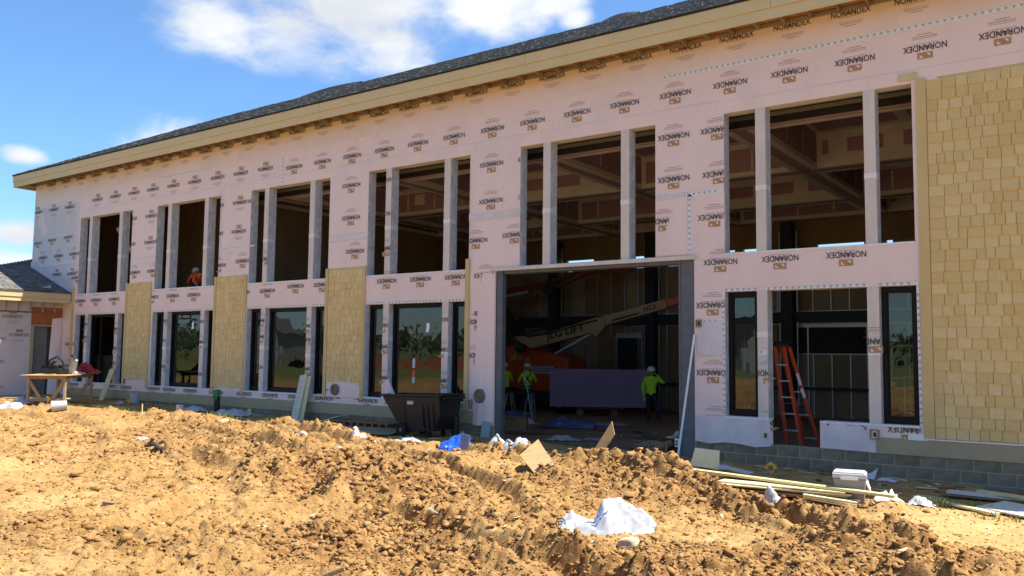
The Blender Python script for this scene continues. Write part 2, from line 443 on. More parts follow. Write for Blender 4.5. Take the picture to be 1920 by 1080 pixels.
SPOTS = [  # heaps and hollows: x, y, radius, height
    (-2.15,-6.55,.34,.20),(-1.75,-6.9,.28,.17),(-2.5,-6.9,.25,.10),(-3.05,-5.0,.35,.12),(-5.6,-4.0,.5,.10),(-6.6,-4.2,.45,.05),(-7.5,-3.7,.5,.03),
    (-8.6,-5.2,.5,.06),(-9.3,-4.6,.5,.06),(-14.0,-3.6,.9,.16),(-15.4,-3.3,.8,.12),(-12.6,-4.2,.6,.12),(-11.0,-6.6,.5,.16),(-9.6,-6.6,.45,.12),(-9.0,-8.6,.5,-.14),
    (-7.4,-10.2,.45,.14),(-6.2,-11.4,.5,.12),(-8.2,-10.4,.35,-.16),(-5.6,-10.6,.4,.14),(-4.1,-10.2,.35,.12),(-6.9,-8.3,.4,-.10),(-4.9,-6.6,.35,.10),
    (-12.4,-8.4,.4,.07),(-13.6,-6.6,.4,-.12),(-18.8,-3.4,1.2,.10),(-22.6,-5.0,.6,.08),(-3.9,-7.2,.3,.10),(-5.5,-5.2,.4,.12),(-2.7,-3.55,.28,.13),(-10.6,-5.3,.7,.10),(-12.4,-5.9,.6,.15),(-8.2,-7.2,.5,.13),(-11.6,-9.4,.6,.10)]
FLATS = [(-19.0,-9.5,3.0),(-13.5,-10.5,1.6),(-6.9,-12.7,.7),(-10.3,-3.9,.8),(-2.6,-6.0,.35),(-1.6,-5.0,.9),(-3.2,-8.3,.45),(-4.15,-8.75,.55),(-6.9,-6.0,.5),(-9.6,-11.4,.9),(-4.9,-9.5,.5),(-1.2,-3.6,1.3),(-2.6,-4.0,.9)]

def poly_dist(x, y, pts):
    """distance to a polyline and arc length along it"""
    best = np.full(x.shape, 1e9); arc = np.zeros(x.shape); s0 = 0.0
    for (ax, ay), (bx, by) in zip(pts[:-1], pts[1:]):
        dx, dy = bx-ax, by-ay; L = math.hypot(dx, dy)
        t = np.clip(((x-ax)*dx + (y-ay)*dy)/(L*L), 0, 1)
        d = np.hypot(x-ax-t*dx, y-ay-t*dy)
        side = np.sign((x-ax)*dy - (y-ay)*dx)
        upd = d < np.abs(best)
        best = np.where(upd, d*np.where(side == 0, 1, side), best); arc = np.where(upd, s0+t*L, arc); s0 += L
    return best, arc

def rough_mask(x, y):
    near = sst(-2.4, -3.6, y)
    lf = sst(-8.5, -12.5, x + .8*(y+7))
    r = (.46 - .06*lf + (.54 - .14*lf)*sst(-.20, .22, fbm(x*.55, y*.75, 91, 3))) * near
    for fx, fy, fr in FLATS:
        r = r*(1 - .74*np.exp(-(((x-fx)/fr)**2 + ((y-fy)/(fr*.8))**2)))
    r = np.maximum(r, .9*np.exp(-((y+3.6+.05*(x+9))/.9)**2)*sst(-17.5, -15.5, x)*sst(-4.6, -6.0, x))
    r = np.maximum(r, .95*np.exp(-(((x+5.0)/3.0)**2 + ((y+5.6)/1.8)**2)**2))
    r = np.maximum(r, .85*np.exp(-(((x+10.2)/2.6)**2 + ((y+6.6)/1.2)**2)))
    r = np.maximum(r, .50*np.exp(-(((x+6.8)/2.2)**2 + ((y+10.6)/1.2)**2)))
    r = np.maximum(r, .9*np.exp(-(((x+2.1)/.9)**2 + ((y+6.9)/.7)**2)))
    r = r*(1 - .45*np.exp(-(((x+10.2)/2.4)**2 + ((y+3.4)/.9)**2)))
    r = r*(1 - .9*sst(-3.2, -1.8, x)*sst(-6.2, -5.2, y))
    return r

def worley(x, y, seed):
    """distance to the nearest jittered cell point, and a random number of that cell"""
    xi = np.floor(x).astype(np.int64); yi = np.floor(y).astype(np.int64)
    best = np.full(x.shape, 9.0); rnd = np.zeros(x.shape)
    def h(a, b, k):
        n = (a*374761393 + b*668265263 + (seed*31+k)*1274126177) & 0xffffffff
        n = ((n ^ (n >> 13))*1274126177) & 0xffffffff
        return ((n ^ (n >> 16)) & 0xffff)/65535.0
    for i in (-1, 0, 1):
        for j in (-1, 0, 1):
            a, b = xi+i, yi+j
            d = (a + h(a, b, 1) - x)**2 + (b + h(a, b, 2) - y)**2
            u = d < best; best = np.where(u, d, best); rnd = np.where(u, h(a, b, 3), rnd)
    return np.sqrt(best), rnd

def lumps(x, y, R):
    """height of broken clods packed against each other"""
    out = np.zeros(x.shape); m = R > .03
    if not m.any(): return out
    X, Y = x[m], y[m]; wx = X + .05*vn(X*7, Y*7, 201); wy = Y + .05*vn(X*7, Y*7, 202)
    t = np.zeros(X.shape)
    for s, amp, sd in ((.36, .075, 210), (.20, .085, 211), (.11, .060, 212)):
        d, r = worley(wx/s, wy/s, sd)
        dome = np.sqrt(np.clip(1 - (d/.78)**2, 0, 1))
        t = t + amp*(dome*(.35+.65*r) - .35)
    out[m] = t*R[m]
    return out

def hgt_full(x, y):
    x = np.asarray(x, float); y = np.asarray(y, float)
    zb = zbase(x)
    wob = .45*fbm(x*.35, y*.2, 5, 3)
    ys = -2.0 - 2.6*sst(-6.2, -3.6, x) + wob
    wd = 1.3 + 2.2*sst(-6.2, -3.6, x)
    t = sst(0, 1, (ys - y)/wd)
    plat = .385 + .05*fbm(x*.25, y*.25, 6, 2) + .03*sst(-20, -28, x)
    h = zb*(1-t) + plat*t
    near = sst(-2.2, -3.6, y)
    R = rough_mask(x, y)
    fade = 1 - sst(24, 40, np.hypot(x+14, y+6))
    h = h + near*fade*.075*fbm(x*.9, y*.9, 21, 3)
    R = R*(.55 + .75*sst(-.45, .45, fbm(x*.9, y*1.1, 95, 2)))
    for k, (pts, hw, dep) in enumerate(TRACKS):
        d, s = poly_dist(x, y, pts)
        R = R*(1 - .6*np.exp(-((d/(hw*.85))**4)))
        d = d + .06*fbm(s*1.3, d*2, 31+k, 2)
        a = np.abs(d)/hw
        prof = -dep*np.exp(-(a**4)) + dep*.55*np.exp(-((a-1.55)/.42)**2)
        lug = .022*np.sin(s*2*math.pi/.21 + np.abs(d)*7)*np.exp(-(a/1.15)**4)
        amp = (.65 + .35*fbm(s*.6, d*0+k, 41+k, 2))*near
        h = h + 1.6*prof*amp*fade + lug*near*fade*(1-.5*R)
    for sx, sy, sr, sh in SPOTS:
        q = ((x-sx)**2 + (y-sy)**2)/(sr*sr)
        h = h + sh*np.exp(-q**1.5)*(1+.35*vn(x*6, y*6, 77))
    h = h - near*(.15*np.exp(-(((x+10.2)/2.6)**2 + ((y+3.4)/1.1)**2)) + .10*np.exp(-(((x+7.6)/1.1)**2 + ((y+3.0)/.8)**2)) + .07*np.exp(-(((x+6.4)/1.0)**2 + ((y+3.4)/.7)**2)) + .09*np.exp(-(((x+6.9)/.5)**2 + ((y+6.0)/.45)**2)) + .10*np.exp(-(((x+14.5)/2.2)**2 + ((y+3.2)/.9)**2)))
    # crumbled clods: billowed noise at several sizes, only where the soil is churned
    wx = x + .10*vn(x*4, y*4, 81); wy = y + .10*vn(x*4, y*4, 82)
    clod = .16*(np.abs(fbm(wx*2.6, wy*2.6, 51, 2))-.22) + .085*(np.abs(vn(wx*6.1, wy*6.1, 53))-.3) + .060*(np.abs(vn(wx*12.0, wy*12.0, 55))-.3) + .024*(np.abs(vn(wx*19, wy*19, 57))-.3)
    h = h + R*clod*fade*1.0 + .75*lumps(x, y, R*fade)
    # combed ridges left by the tracks in the smoother soil
    ph = (y*.86 + x*.34) + .35*fbm(x*.7, y*.7, 61, 3)
    comb = np.sin(ph*2*math.pi/.155 + 2.0*vn(x*1.7, y*1.7, 62))
    cm = near*(1-R)*sst(-.30, .25, fbm(x*.5+9, y*.5, 63, 2))*fade
    h = h + .012*comb*cm + .006*vn(x*14, y*14, 64)*near*fade + .003*vn(x*30, y*30, 65)*fade
    h = h + (1-near)*fade*(.018*fbm(x*1.3, y*1.3, 66, 3) + .006*vn(x*9, y*9, 67))
    # far land rises gently behind the viewer and away to the sides
    far = sst(45, 190, np.hypot(x+8, y+16))
    h = h + far*2.0
    # inside the building the soil lies under the slab
    ins = sst(-.02, .35, y)*sst(-36, -35, x)*sst(4.0, 3.0, x)*sst(16.0, 15.0, y)
    h = h*(1-ins) + (-.25)*ins
    return h

def gz(x, y):
    return float(hgt_full(np.array([x]), np.array([y]))[0])

def ground_material():
    m = bpy.data.materials.new('red_clay_ground'); m.use_nodes = True
    N, L = m.node_tree.nodes, m.node_tree.links
    p = N['Principled BSDF']; p.inputs['Roughness'].default_value = .95; p.inputs['Specular IOR Level'].default_value = .12
    t = N.new('ShaderNodeTexCoord')
    def nz(s, d=6, r=.6):
        n = N.new('ShaderNodeTexNoise'); n.inputs['Scale'].default_value = s; n.inputs['Detail'].default_value = d; n.inputs['Roughness'].default_value = r
        L.new(t.outputs['Object'], n.inputs['Vector']); return n.outputs['Fac']
    def rng(v, a, b, c=0, d=1):
        n = N.new('ShaderNodeMapRange'); n.interpolation_type = 'SMOOTHSTEP'
        for k, q in (('From Min',a),('From Max',b),('To Min',c),('To Max',d)): n.inputs[k].default_value = q
        L.new(v, n.inputs['Value']); return n.outputs[0]
    def mix(f, a, b, bt='MIX'):
        n = N.new('ShaderNodeMix'); n.data_type = 'RGBA'; n.blend_type = bt
        if isinstance(f, float): n.inputs['Factor'].default_value = f
        else: L.new(f, n.inputs['Factor'])
        for k, q in (('A', a), ('B', b)):
            if isinstance(q, tuple): n.inputs[k].default_value = (*q, 1)
            else: L.new(q, n.inputs[k])
        return n.outputs['Result']
    at = N.new('ShaderNodeAttribute'); at.attribute_name = 'rough'
    ag = N.new('ShaderNodeAttribute'); ag.attribute_name = 'grassy'
    ac = N.new('ShaderNodeAttribute'); ac.attribute_name = 'crust'
    c = mix(rng(nz(1.1), .38, .64), (.385,.232,.082), (.475,.305,.120))                 # dried orange clay
    c = mix(rng(nz(7.0), .48, .70), c, (.32,.172,.050))
    c = mix(ac.outputs['Fac'], c, (.51,.35,.155))                                      # pale driven crust
    c = mix(at.outputs['Fac'], c, mix(rng(nz(9.0), .38, .62), (.185,.090,.030), (.36,.205,.075)))   # freshly turned clods, colour deepened further for shade between them
    c = mix(rng(nz(45.0, 4), .62, .78), c, (.50,.35,.18))
    c = mix(rng(nz(22.0, 6, .7), .56, .70), c, (.20,.095,.030))  # dark mottles painted in for the shade among clods
    c = mix(rng(nz(60.0, 4, .7), .58, .72), c, (.20,.095,.030))  # finer dark specks, painted crevice shade as well
    c = mix(ag.outputs['Fac'], c, mix(rng(nz(3.0), .4, .6), (.10,.125,.035), (.17,.165,.06)))
    L.new(c, p.inputs['Base Color'])
    b1 = N.new('ShaderNodeBump'); b1.inputs['Distance'].default_value = .022; L.new(nz(26.0, 8, .65), b1.inputs['Height'])
    b2 = N.new('ShaderNodeBump'); b2.inputs['Distance'].default_value = .009; L.new(nz(90.0, 4, .6), b2.inputs['Height']); L.new(b1.outputs[0], b2.inputs['Normal'])
    L.new(b2.outputs[0], p.inputs['Normal'])
    return m
M['ground'] = ground_material()

def build_ground():
    cx, cy = 0.0, -16.02
    ang0, ang1 = math.radians(90-36.0+(-8)), math.radians(90+36+36)    # view fan, measured from +X
    dense = np.linspace(math.radians(48), math.radians(163), 1040)
    rest = np.linspace(math.radians(163), math.radians(360+48), 110)[1:-1]
    A = np.concatenate([dense, rest])
    r = np.concatenate([np.linspace(.05, 3.6, 8)[:-1], 3.6*np.exp(np.linspace(0, math.log(34/3.6), 700)), 34*np.exp(np.linspace(0, math.log(700/34), 46))[1:]])
    AA, RR = np.meshgrid(A, r)
    X = cx + RR*np.cos(AA); Y = cy + RR*np.sin(AA)
    Z = hgt_full(X.ravel(), Y.ravel()).reshape(X.shape)
    nr, na = X.shape
    idx = np.arange(nr*na).reshape(nr, na)
    q = np.stack([idx[:-1, :], np.roll(idx, -1, 1)[:-1, :], np.roll(idx, -1, 1)[1:, :], idx[1:, :]], -1).reshape(-1, 4)[:, ::-1]
    V = np.stack([X.ravel(), Y.ravel(), Z.ravel()], 1)
    o = np_mesh('ground', V, q[:, ::-1], M['ground'])
    me = o.data
    R = rough_mask(V[:, 0], V[:, 1])*(1 - sst(24, 40, np.hypot(V[:, 0]+14, V[:, 1]+6)))
    dist = np.hypot(V[:, 0]+9, V[:, 1]+8)
    G = sst(32, 44, dist + 6*fbm(V[:, 0]*.08, V[:, 1]*.08, 71, 2))
    C = np.zeros(len(V))
    for fx, fy, fr in FLATS:
        C = np.maximum(C, np.exp(-(((V[:, 0]-fx)/fr)**2 + ((V[:, 1]-fy)/(fr*.8))**2)))
    C = np.clip(C*(.6+.5*fbm(V[:, 0]*2, V[:, 1]*2, 73, 3)), 0, 1)*(1-R)
    for n, a in (('rough', R), ('grassy', G), ('crust', C)):
        at = me.attributes.new(n, 'FLOAT', 'POINT'); at.data.foreach_set('value', a.astype(np.float32))
    tag(o, kind='structure')
    return o
ground = build_ground()

# crumbled clods lying loose on the churned soil
def ico(sub):
    bm = bmesh.new(); bmesh.ops.create_icosphere(bm, subdivisions=sub, radius=1.0)
    V = np.array([v.co[:] for v in bm.verts]); F = np.array([[v.index for v in f.verts] for f in bm.faces]); bm.free()
    return V, F
def build_clods():
    n_try = 190000
    u = RNG.random(n_try)
    ang = np.radians(RNG.uniform(50, 160, n_try)); r = 4.5*np.exp(u*math.log(24/4.5))
    X = r*np.cos(ang); Y = -16.02 + r*np.sin(ang)
    R = rough_mask(X, Y)
    keep = (RNG.random(n_try) < (.12 + .68*R**1.5)) & (Y < -2.4) & (X > -27) & (X < 1.5)
    X, Y, R, r = X[keep][:52000], Y[keep][:52000], R[keep][:52000], r[keep][:52000]
    n = len(X)
    s = .011 + .006*R + .017*RNG.pareto(2.5, n)*(.3+.7*R)
    s = np.clip(s, .010, .066)*np.clip(r/9, .75, 1.5)
    Z = hgt_full(X, Y)
    big = RNG.random(n) < .004*R
    s = np.where(big, s*0 + RNG.uniform(.045, .085, n), s)
    VV = []; FF = []; off = 0; kind = RNG.integers(0, 70, n)
    a = RNG.uniform(0, 6.283, n)
    for k in range(70):                      # seventy broken angular shapes, each clod takes one
        bm = bmesh.new()
        for q in RNG.normal(size=(11, 3)):
            q = q/np.linalg.norm(q)*RNG.uniform(.6, 1.1); bm.verts.new((q[0], q[1]*RNG.uniform(.7, 1), q[2]*.62))
        g = bmesh.ops.convex_hull(bm, input=bm.verts)
        bmesh.ops.delete(bm, geom=[v for v in bm.verts if not v.link_faces], context='VERTS')
        bmesh.ops.triangulate(bm, faces=bm.faces)
        bm.verts.index_update(); T = np.array([v.co[:] for v in bm.verts]); F0 = np.array([[v.index for v in f.verts] for f in bm.faces]); bm.free()
        m = np.nonzero(kind == k)[0]; nv = len(T)
        W = T[None]*s[m][:, None, None]; c, d = np.cos(a[m])[:, None], np.sin(a[m])[:, None]
        VV.append(np.stack([W[:, :, 0]*c - W[:, :, 1]*d + X[m][:, None], W[:, :, 0]*d + W[:, :, 1]*c + Y[m][:, None], W[:, :, 2] + (Z[m] + s[m]*.10)[:, None]], -1).reshape(-1, 3))
        FF.append((F0[None] + (np.arange(len(m))*nv)[:, None, None]).reshape(-1, 3) + off); off += nv*len(m)
    o = np_mesh('clods', np.concatenate(VV), np.concatenate(FF), M['clod'], smooth=False)
    tag(o, 'crumbled clods of orange clay scattered over the churned ground', kind='stuff')
M['clod'] = mat('clay_clod', (.21,.104,.036), (.37,.215,.080), 14, .95, .006, 60, vary=.06, spec=.1)
build_clods()
# ------------------------------------------------------------------ the building
XL, XR = -34.69, 2.2            # ends of the front wall
X0, PITCH, GW = -31.13, 4.949, 3.45
ZU0, ZU1, ZL0, ZL1 = 4.12, 6.92, .943, 3.356
DEP = .27                       # depth of the reveals
ZB = .45                        # top of the block footing
SLOTS = ((0, .64), (.84, 2.64), (2.84, 3.45))
GAR = (-12.0, -7.03, 4.03)      # the tall opening: x0, x1, top
BLD = tag(empty('building', (-16, 0, 0)), 'long two-storey building under construction, wrapped in pink printed sheeting under a grey shingle roof', 'building')
def part(mb, name, mats, parent=None, **kw):
    o = mb.build(name, mats, None, **kw)
    par = parent or BLD
    o.parent = par; o.matrix_parent_inverse = Matrix.Translation((16, 0, 0)) if par is BLD else par.matrix_parent_inverse.copy()
    return o
def adopt(o, par):
    """child geometry stays in world coordinates"""
    o.parent = par
    if par is BLD: o.matrix_parent_inverse = Matrix.Translation((16, 0, 0))
    else: o.matrix_parent_inverse = Matrix()
    return o

UP = [X0 + k*PITCH for k in range(6)]
UP[4] += .0; UP[5] -= .0
holes = []                                          # openings cut out of the wall sheet
for k, a in enumerate(UP):
    holes.append((a, a+GW, ZU0, ZU1))
    if k != 4: holes.append((a, a+GW, ZL0, ZL1))
holes.append((GAR[0], GAR[1], -1, GAR[2]))
G6 = UP[5]
holes.append((G6+.915, G6+1.78, ZB, ZL0))           # the wrap is cut down to the blocks where the ladder stands
clear = []                                          # where printing is cut away (real voids only)
for k, a in enumerate(UP):
    for s0, s1 in SLOTS:
        clear.append((a+s0, a+s1, ZU0, ZU1))
        if k != 4: clear.append((a+s0, a+s1, ZL0, ZL1))
clear += [(-27.87,-26.29,1.05,4.40), (-22.88,-21.27,.95,4.40), (-17.85,-16.29,1.28,4.40), (-2.92,3,.74,6.97), (-12.92,-12.78,.8,4.38), (-31.45,-31.29,.5,4.36)]
clear += [holes[-1], (GAR[0]-.02, GAR[1]+.02, -1, 4.16)]

# front wall: one sheet with openings, faintly rippled
xs = sorted(set([XL, XR] + [h[i] for h in holes for i in (0, 1)] + list(np.arange(XL+.3, XR, .22))))
zs = sorted(set([ZB, 8.55] + [h[i] for h in holes for i in (2, 3) if h[i] > ZB] + list(np.arange(.7, 8.5, .22))))
xs = [x for x in xs if XL <= x <= XR]
wall = MB(); vid = {}
def hole_edge(x, z):
    return any(h[0]-1e-6 <= x <= h[1]+1e-6 and h[2]-1e-6 <= z <= h[3]+1e-6 for h in holes)
rip = {}
for x in xs:
    for z in zs:
        rip[(x, z)] = 0.0
for i in range(len(xs)-1):
    for j in range(len(zs)-1):
        mx_, mz_ = (xs[i]+xs[i+1])/2, (zs[j]+zs[j+1])/2
        if any(h[0] < mx_ < h[1] and h[2] < mz_ < h[3] for h in holes): continue
        ids = []
        for x, z in ((xs[i], zs[j]), (xs[i+1], zs[j]), (xs[i+1], zs[j+1]), (xs[i], zs[j+1])):
            if (x, z) not in vid:
                y = 0.0 if hole_edge(x, z) else -.005 + .006*float(fbm(x*1.1+z*.5, z*.8-x*.3, 17, 3))
                vid[(x, z)] = len(wall.v); wall.v.append((x, y, z))
            ids.append(vid[(x, z)])
        wall.f.append(tuple(ids)); wall.m.append(0)
wall_o = part(wall, 'wall', M['wrap'], smooth=True, fix=False)

# the sheets with a look of their own: strip under the eave, grey sheet at the far end, loose white pieces
ws = MB(); n = 120
for i in range(n):
    xa, xb = XL + (XR-XL)*i/n, XL + (XR-XL)*(i+1)/n
    za, zb2 = 7.90+.03*math.sin(i*.31), 7.90+.03*math.sin((i+1)*.31)
    ws.add([(xa, -.006, za), (xb, -.006, zb2), (xb, -.006, 8.55), (xa, -.006, 8.55)], [(0, 1, 2, 3)])
part(ws, 'wrap_sheet', M['wrap_upper'], fix=False)
ws = MB(); ws.add([(XL, -.008, 4.0), (-31.34, -.008, 4.0), (-31.34, -.008, 7.62), (XL, -.008, 7.62)], [(0, 1, 2, 3)])
part(ws, 'wrap_sheet', M['wrap_grey'], fix=False)
def loose(pts, material, bulge=.03, seed=0, nx=10, nz=8, bottom=0.0):
    """a loose sheet between four corners (x, z), billowing out from the wall"""
    mb = MB(); (a, b, c, d) = pts
    for j in range(nz+1):
        for i in range(nx+1):
            u, v = i/nx, j/nz
            x = (a[0]*(1-u)+b[0]*u)*(1-v) + (d[0]*(1-u)+c[0]*u)*v
            z = (a[1]*(1-u)+b[1]*u)*(1-v) + (d[1]*(1-u)+c[1]*u)*v
            e = math.sin(math.pi*min(max(u, .02), .98))*(1-v)
            nzv = float(vn(u*3+seed, v*2.2, seed)); 
            if j == 0: z += bottom*float(vn(u*5, 3.3, seed+5))
            mb.v.append((x, -.012 - bulge*e*(.6+.8*abs(nzv)) - .008*abs(nzv), z))
    for j in range(nz):
        for i in range(nx):
            k = j*(nx+1)+i; mb.f.append((k, k+1, k+nx+2, k+nx+1)); mb.m.append(0)
    return part(mb, 'wrap_sheet', material, smooth=True, fix=False)
loose([(-7.02,.42),(-5.50,.40),(-5.52,.93),(-6.98,.93)], M['wrap_white'], .05, 3, bottom=.03)
loose([(-4.60,.47),(-3.62,.44),(-3.62,.93),(-4.60,.93)], M['wrap_white'], .03, 5, bottom=.01)
loose([(-6.98,2.10),(-6.42,2.12),(-6.42,2.80),(-6.99,2.76)], M['wrap_white'], .03, 8)
loose([(-12.66,.43),(-12.02,.40),(-12.02,4.0),(-12.48,4.0)], M['wrap'], .05, 9, nz=16, bottom=.04)
loose([(-7.86,4.14),(-7.16,4.14),(-7.16,5.32),(-7.46,5.32)], M['wrap'], .01, 12)
loose([(-17.70,.90),(-16.42,.90),(-16.42,1.32),(-17.70,1.32)], M['wrap'], .01, 14)

# perforated white seam tape
def tape_h(xa, xb, za, zb2, w=.085, done=True):
    tp = MB(); L = xb-xa; y = -.011
    tp.add([(xa, y, za-w/2), (xb, y, zb2-w/2), (xb, y, zb2+w/2), (xa, y, za+w/2)], [(0,1,2,3)], 0)
    for k in range(int(L/.115)):
        x = xa+.06+k*.115; z = za + (zb2-za)*(x-xa)/L; y2 = y-.002
        tp.add([(x-.032, y2, z+.020), (x, y2, z-.026), (x+.032, y2, z+.020), (x, y2, z+.030)], [(0,1,2,3)], 1)
    part(tp, 'seam_tape', [M['tape'], M['tape_mark']], fix=False)
def tape_v(x, za, zb2, w=.085):
    tp = MB(); y = -.011
    tp.add([(x-w/2, y, za), (x+w/2, y, za), (x+w/2, y, zb2), (x-w/2, y, zb2)], [(0,1,2,3)], 0)
    for k in range(int((zb2-za)/.115)):
        z = za+.06+k*.115; y2 = y-.002
        tp.add([(x-.028, y2, z), (x, y2, z-.030), (x+.028, y2, z), (x, y2, z+.030)], [(0,1,2,3)], 1)
    part(tp, 'seam_tape', [M['tape'], M['tape_mark']], fix=False)
tape_h(-7.72, 2.0, 7.885, 7.945); tape_h(-26.2, -23.1, 7.84, 7.845); tape_h(-17.76, -16.35, 5.25, 5.27)
tape_h(-7.2, -6.40, 5.36, 5.372); tape_v(-7.12, 4.16, 5.36); tape_h(-6.99, -6.44, 2.76, 2.80); tape_h(-6.97, -6.43, 2.11, 2.13); tape_h(-5.73, -5.56, 2.17, 2.18)
tape_h(-27.62, -26.2, 5.20, 5.21); tape_h(-22.7, -21.35, 5.22, 5.235); tape_v(-19.84, 6.96, 7.84)
tape_h(-34.6, -31.4, 7.62, 7.62, .11); tape_h(-34.6, -31.4, 6.42, 6.43, .06); tape_v(-31.36, 4.2, 7.62, .10); tape_h(-34.2, -31.4, 5.32, 5.35, .1)
tape_v(-34.60, 5.0, 8.2, .10)
for k, a in enumerate(UP):                       # white flashing round the lower windows, and under the upper sills
    if k == 4: continue
    for s0, s1 in SLOTS:
        tape_h(a+s0-.03, a+s1+.03, ZL1+.028, ZL1+.028, .05)
    tape_v(a-.03, ZL0, ZL1, .05); tape_v(a+GW+.025, ZL0, ZL1, .04)
# plain pale laps across the piers and posts
for xa, xb, z, w in ((-12.84,-11.36,5.39,.16),(-7.88,-7.16,5.36,.12),(-21.33,-21.0,5.24,.05),(-34.5,-31.4,5.0,.3),(-17.75,-16.3,5.12,.05)):
    lp = MB(); lp.add([(xa,-.009,z-w/2),(xb,-.009,z-w/2),(xb,-.009,z+w/2),(xa,-.009,z+w/2)], [(0,1,2,3)])
    part(lp, 'sheet_lap', M['wrap_white'], fix=False)

for xa, xb, z in ((-6.99,-6.43,2.70),(-27.68,-26.18,5.02),(-22.72,-21.32,5.06),(-12.84,-11.36,5.28),(-34.6,-31.2,4.62),(-31.1,-6.5,7.20),(-6.4,2.0,7.16)):
    lp = MB(); lp.add([(xa,-.0092,z-.008),(xb,-.0092,z-.006),(xb,-.0092,z+.007),(xa,-.0092,z+.008)], [(0,1,2,3)]); part(lp, 'sheet_edge', M['wrap_white'], fix=False)
wk = MB(); wr = random.Random(4)               # creases pulled into the sheet
def crease(x, z, L, a, hgt=.012, wid=.035):
    dx, dz = math.cos(a)*L, math.sin(a)*L; nx_, nz_ = -math.sin(a)*wid, math.cos(a)*wid
    for (x0, z0, s0), (x1, z1, s1) in (((x, z, 0), (x+dx*.5, z+dz*.5+.01, 1)), ((x+dx*.5, z+dz*.5+.01, 1), (x+dx, z+dz, 0))):
        if any(h_[0]-.05 < q[0] < h_[1]+.05 and h_[2]-.05 < q[1] < h_[3]+.05 for h_ in holes for q in ((x0, z0), (x1, z1))): return
        wk.add([(x0-nx_*s0, -.002, z0-nz_*s0), (x1-nx_*s1, -.002, z1-nz_*s1), (x1, -.004-hgt*s1, z1), (x0, -.004-hgt*s0, z0), (x0+nx_*s0, -.002, z0+nz_*s0), (x1+nx_*s1, -.002, z1+nz_*s1)], [(0,1,2,3), (3,2,5,4)])
for q in range(230):
    x = wr.uniform(-34, -2.9); z = wr.choice((wr.uniform(.8, 8.3), wr.uniform(7.0, 8.4)))
    crease(x, z, wr.uniform(.25, .9), wr.choice((wr.uniform(-.5, .5), wr.uniform(-2.2, -.9), wr.uniform(-2.2, -.9))), wr.uniform(.006, .014), wr.uniform(.02, .05))
for xc, zc in ((-3.9, 7.95), (-9.6, 7.85), (-16.8, 7.85), (-13.0, 7.9), (-6.95, 4.3), (-12.0, 5.2)):     # folds fanning out from a pulled point
    for q in range(7): crease(xc, zc, wr.uniform(.5, 1.2), wr.uniform(-2.6, -.5) if zc > 7 else wr.uniform(.4, 2.7), .013, .03)
o = part(wk, 'wrinkles', M['wrap'], smooth=True, fix=False); o['kind'] = 'stuff'

# posts, reveals and sills of the window groups
for k, a in enumerate(UP):
    for lv in (0, 1):
        if lv == 0 and k == 4: continue
        z0, z1 = (ZL0, ZL1) if lv == 0 else (ZU0, ZU1)
        for s in (.64, 2.64):
            p = MB()
            zz0 = ZB if (k == 5 and lv == 0 and s == .64) else z0
            p.box(a+s, a+s+.2, -.006, DEP, z0, z1, 0)
            p.add([(a+s+.2015, 0, z0), (a+s+.2015, DEP, z0), (a+s+.2015, DEP, z1), (a+s+.2015, 0, z1)], [(0,1,2,3)], 1)
            p.add([(a+s-.0015, 0, z0), (a+s-.0015, DEP, z0), (a+s-.0015, DEP, z1), (a+s-.0015, 0, z1)], [(3,2,1,0)], 1)
            for q in range(int((z1-z0)/.11)):      # dotted edge of the flashing film
                z = z0+.06+q*.11
                p.box(a+s+.2015, a+s+.2035, DEP-.05, DEP-.025, z, z+.05, 2)
            if lv == 1 or random.random() < .8:
                zt = 5.30 if lv == 1 else 2.2+random.uniform(-.3, .3)
                p.box(a+s-.004, a+s+.204, -.012, DEP*.8, zt, zt+.10, 2)
            part(p, 'mullion_post', [M['post'], M['reveal'], M['tape']])
        r = MB()
        e = .04
        r.box(a-e, a, .004, DEP, z0-e, z1+e, 0); r.box(a+GW, a+GW+e, .004, DEP, z0-e, z1+e, 0)
        r.box(a, a+GW, .004, DEP, z1, z1+e, 1); 
        for q0, q1 in (((0, .84), (1.79, GW)) if (k == 5 and lv == 0) else ((0, GW),)): r.box(a+q0, a+q1, -.02, DEP, z0-e, z0, 2)
        for q in range(int((z1-z0)/.11)):
            z = z0+.06+q*.11
            r.box(a-.001, a+.0015, DEP-.05, DEP-.025, z, z+.05, 2)
        part(r, 'window_surround', [M['reveal'], M['mud'], M['tape']])

# fitted windows on the ground floor
def window(x0, x1, z0, z1, parent=None):
    f = MB(); w = .075; ya, yb = .15, .235
    f.box(x0, x0+w, ya, yb, z0, z1); f.box(x1-w, x1, ya, yb, z0, z1)
    f.box(x0+w, x1-w, ya, yb, z1-w, z1); f.box(x0+w, x1-w, ya, yb, z0, z0+w*1.3)
    fo = part(f, 'window', M['frame'])
    b = MB(); i = .028
    b.box(x0+w, x0+w+i, ya+.03, yb-.02, z0+w*1.3, z1-w); b.box(x1-w-i, x1-w, ya+.03, yb-.02, z0+w*1.3, z1-w)
    b.box(x0+w+i, x1-w-i, ya+.03, yb-.02, z1-w-i, z1-w); b.box(x0+w+i, x1-w-i, ya+.03, yb-.02, z0+w*1.3, z0+w*1.3+i)
    adopt(b.build('sash', M['frame']), fo)
    g = MB(); y = .195
    g.add([(x0+w+i, y, z0+w*1.3+i), (x1-w-i, y, z0+w*1.3+i), (x1-w-i, y, z1-w-i), (x0+w+i, y, z1-w-i)], [(0,1,2,3)])
    po = adopt(g.build('pane', M['glass'], fix=False), fo)
    return fo
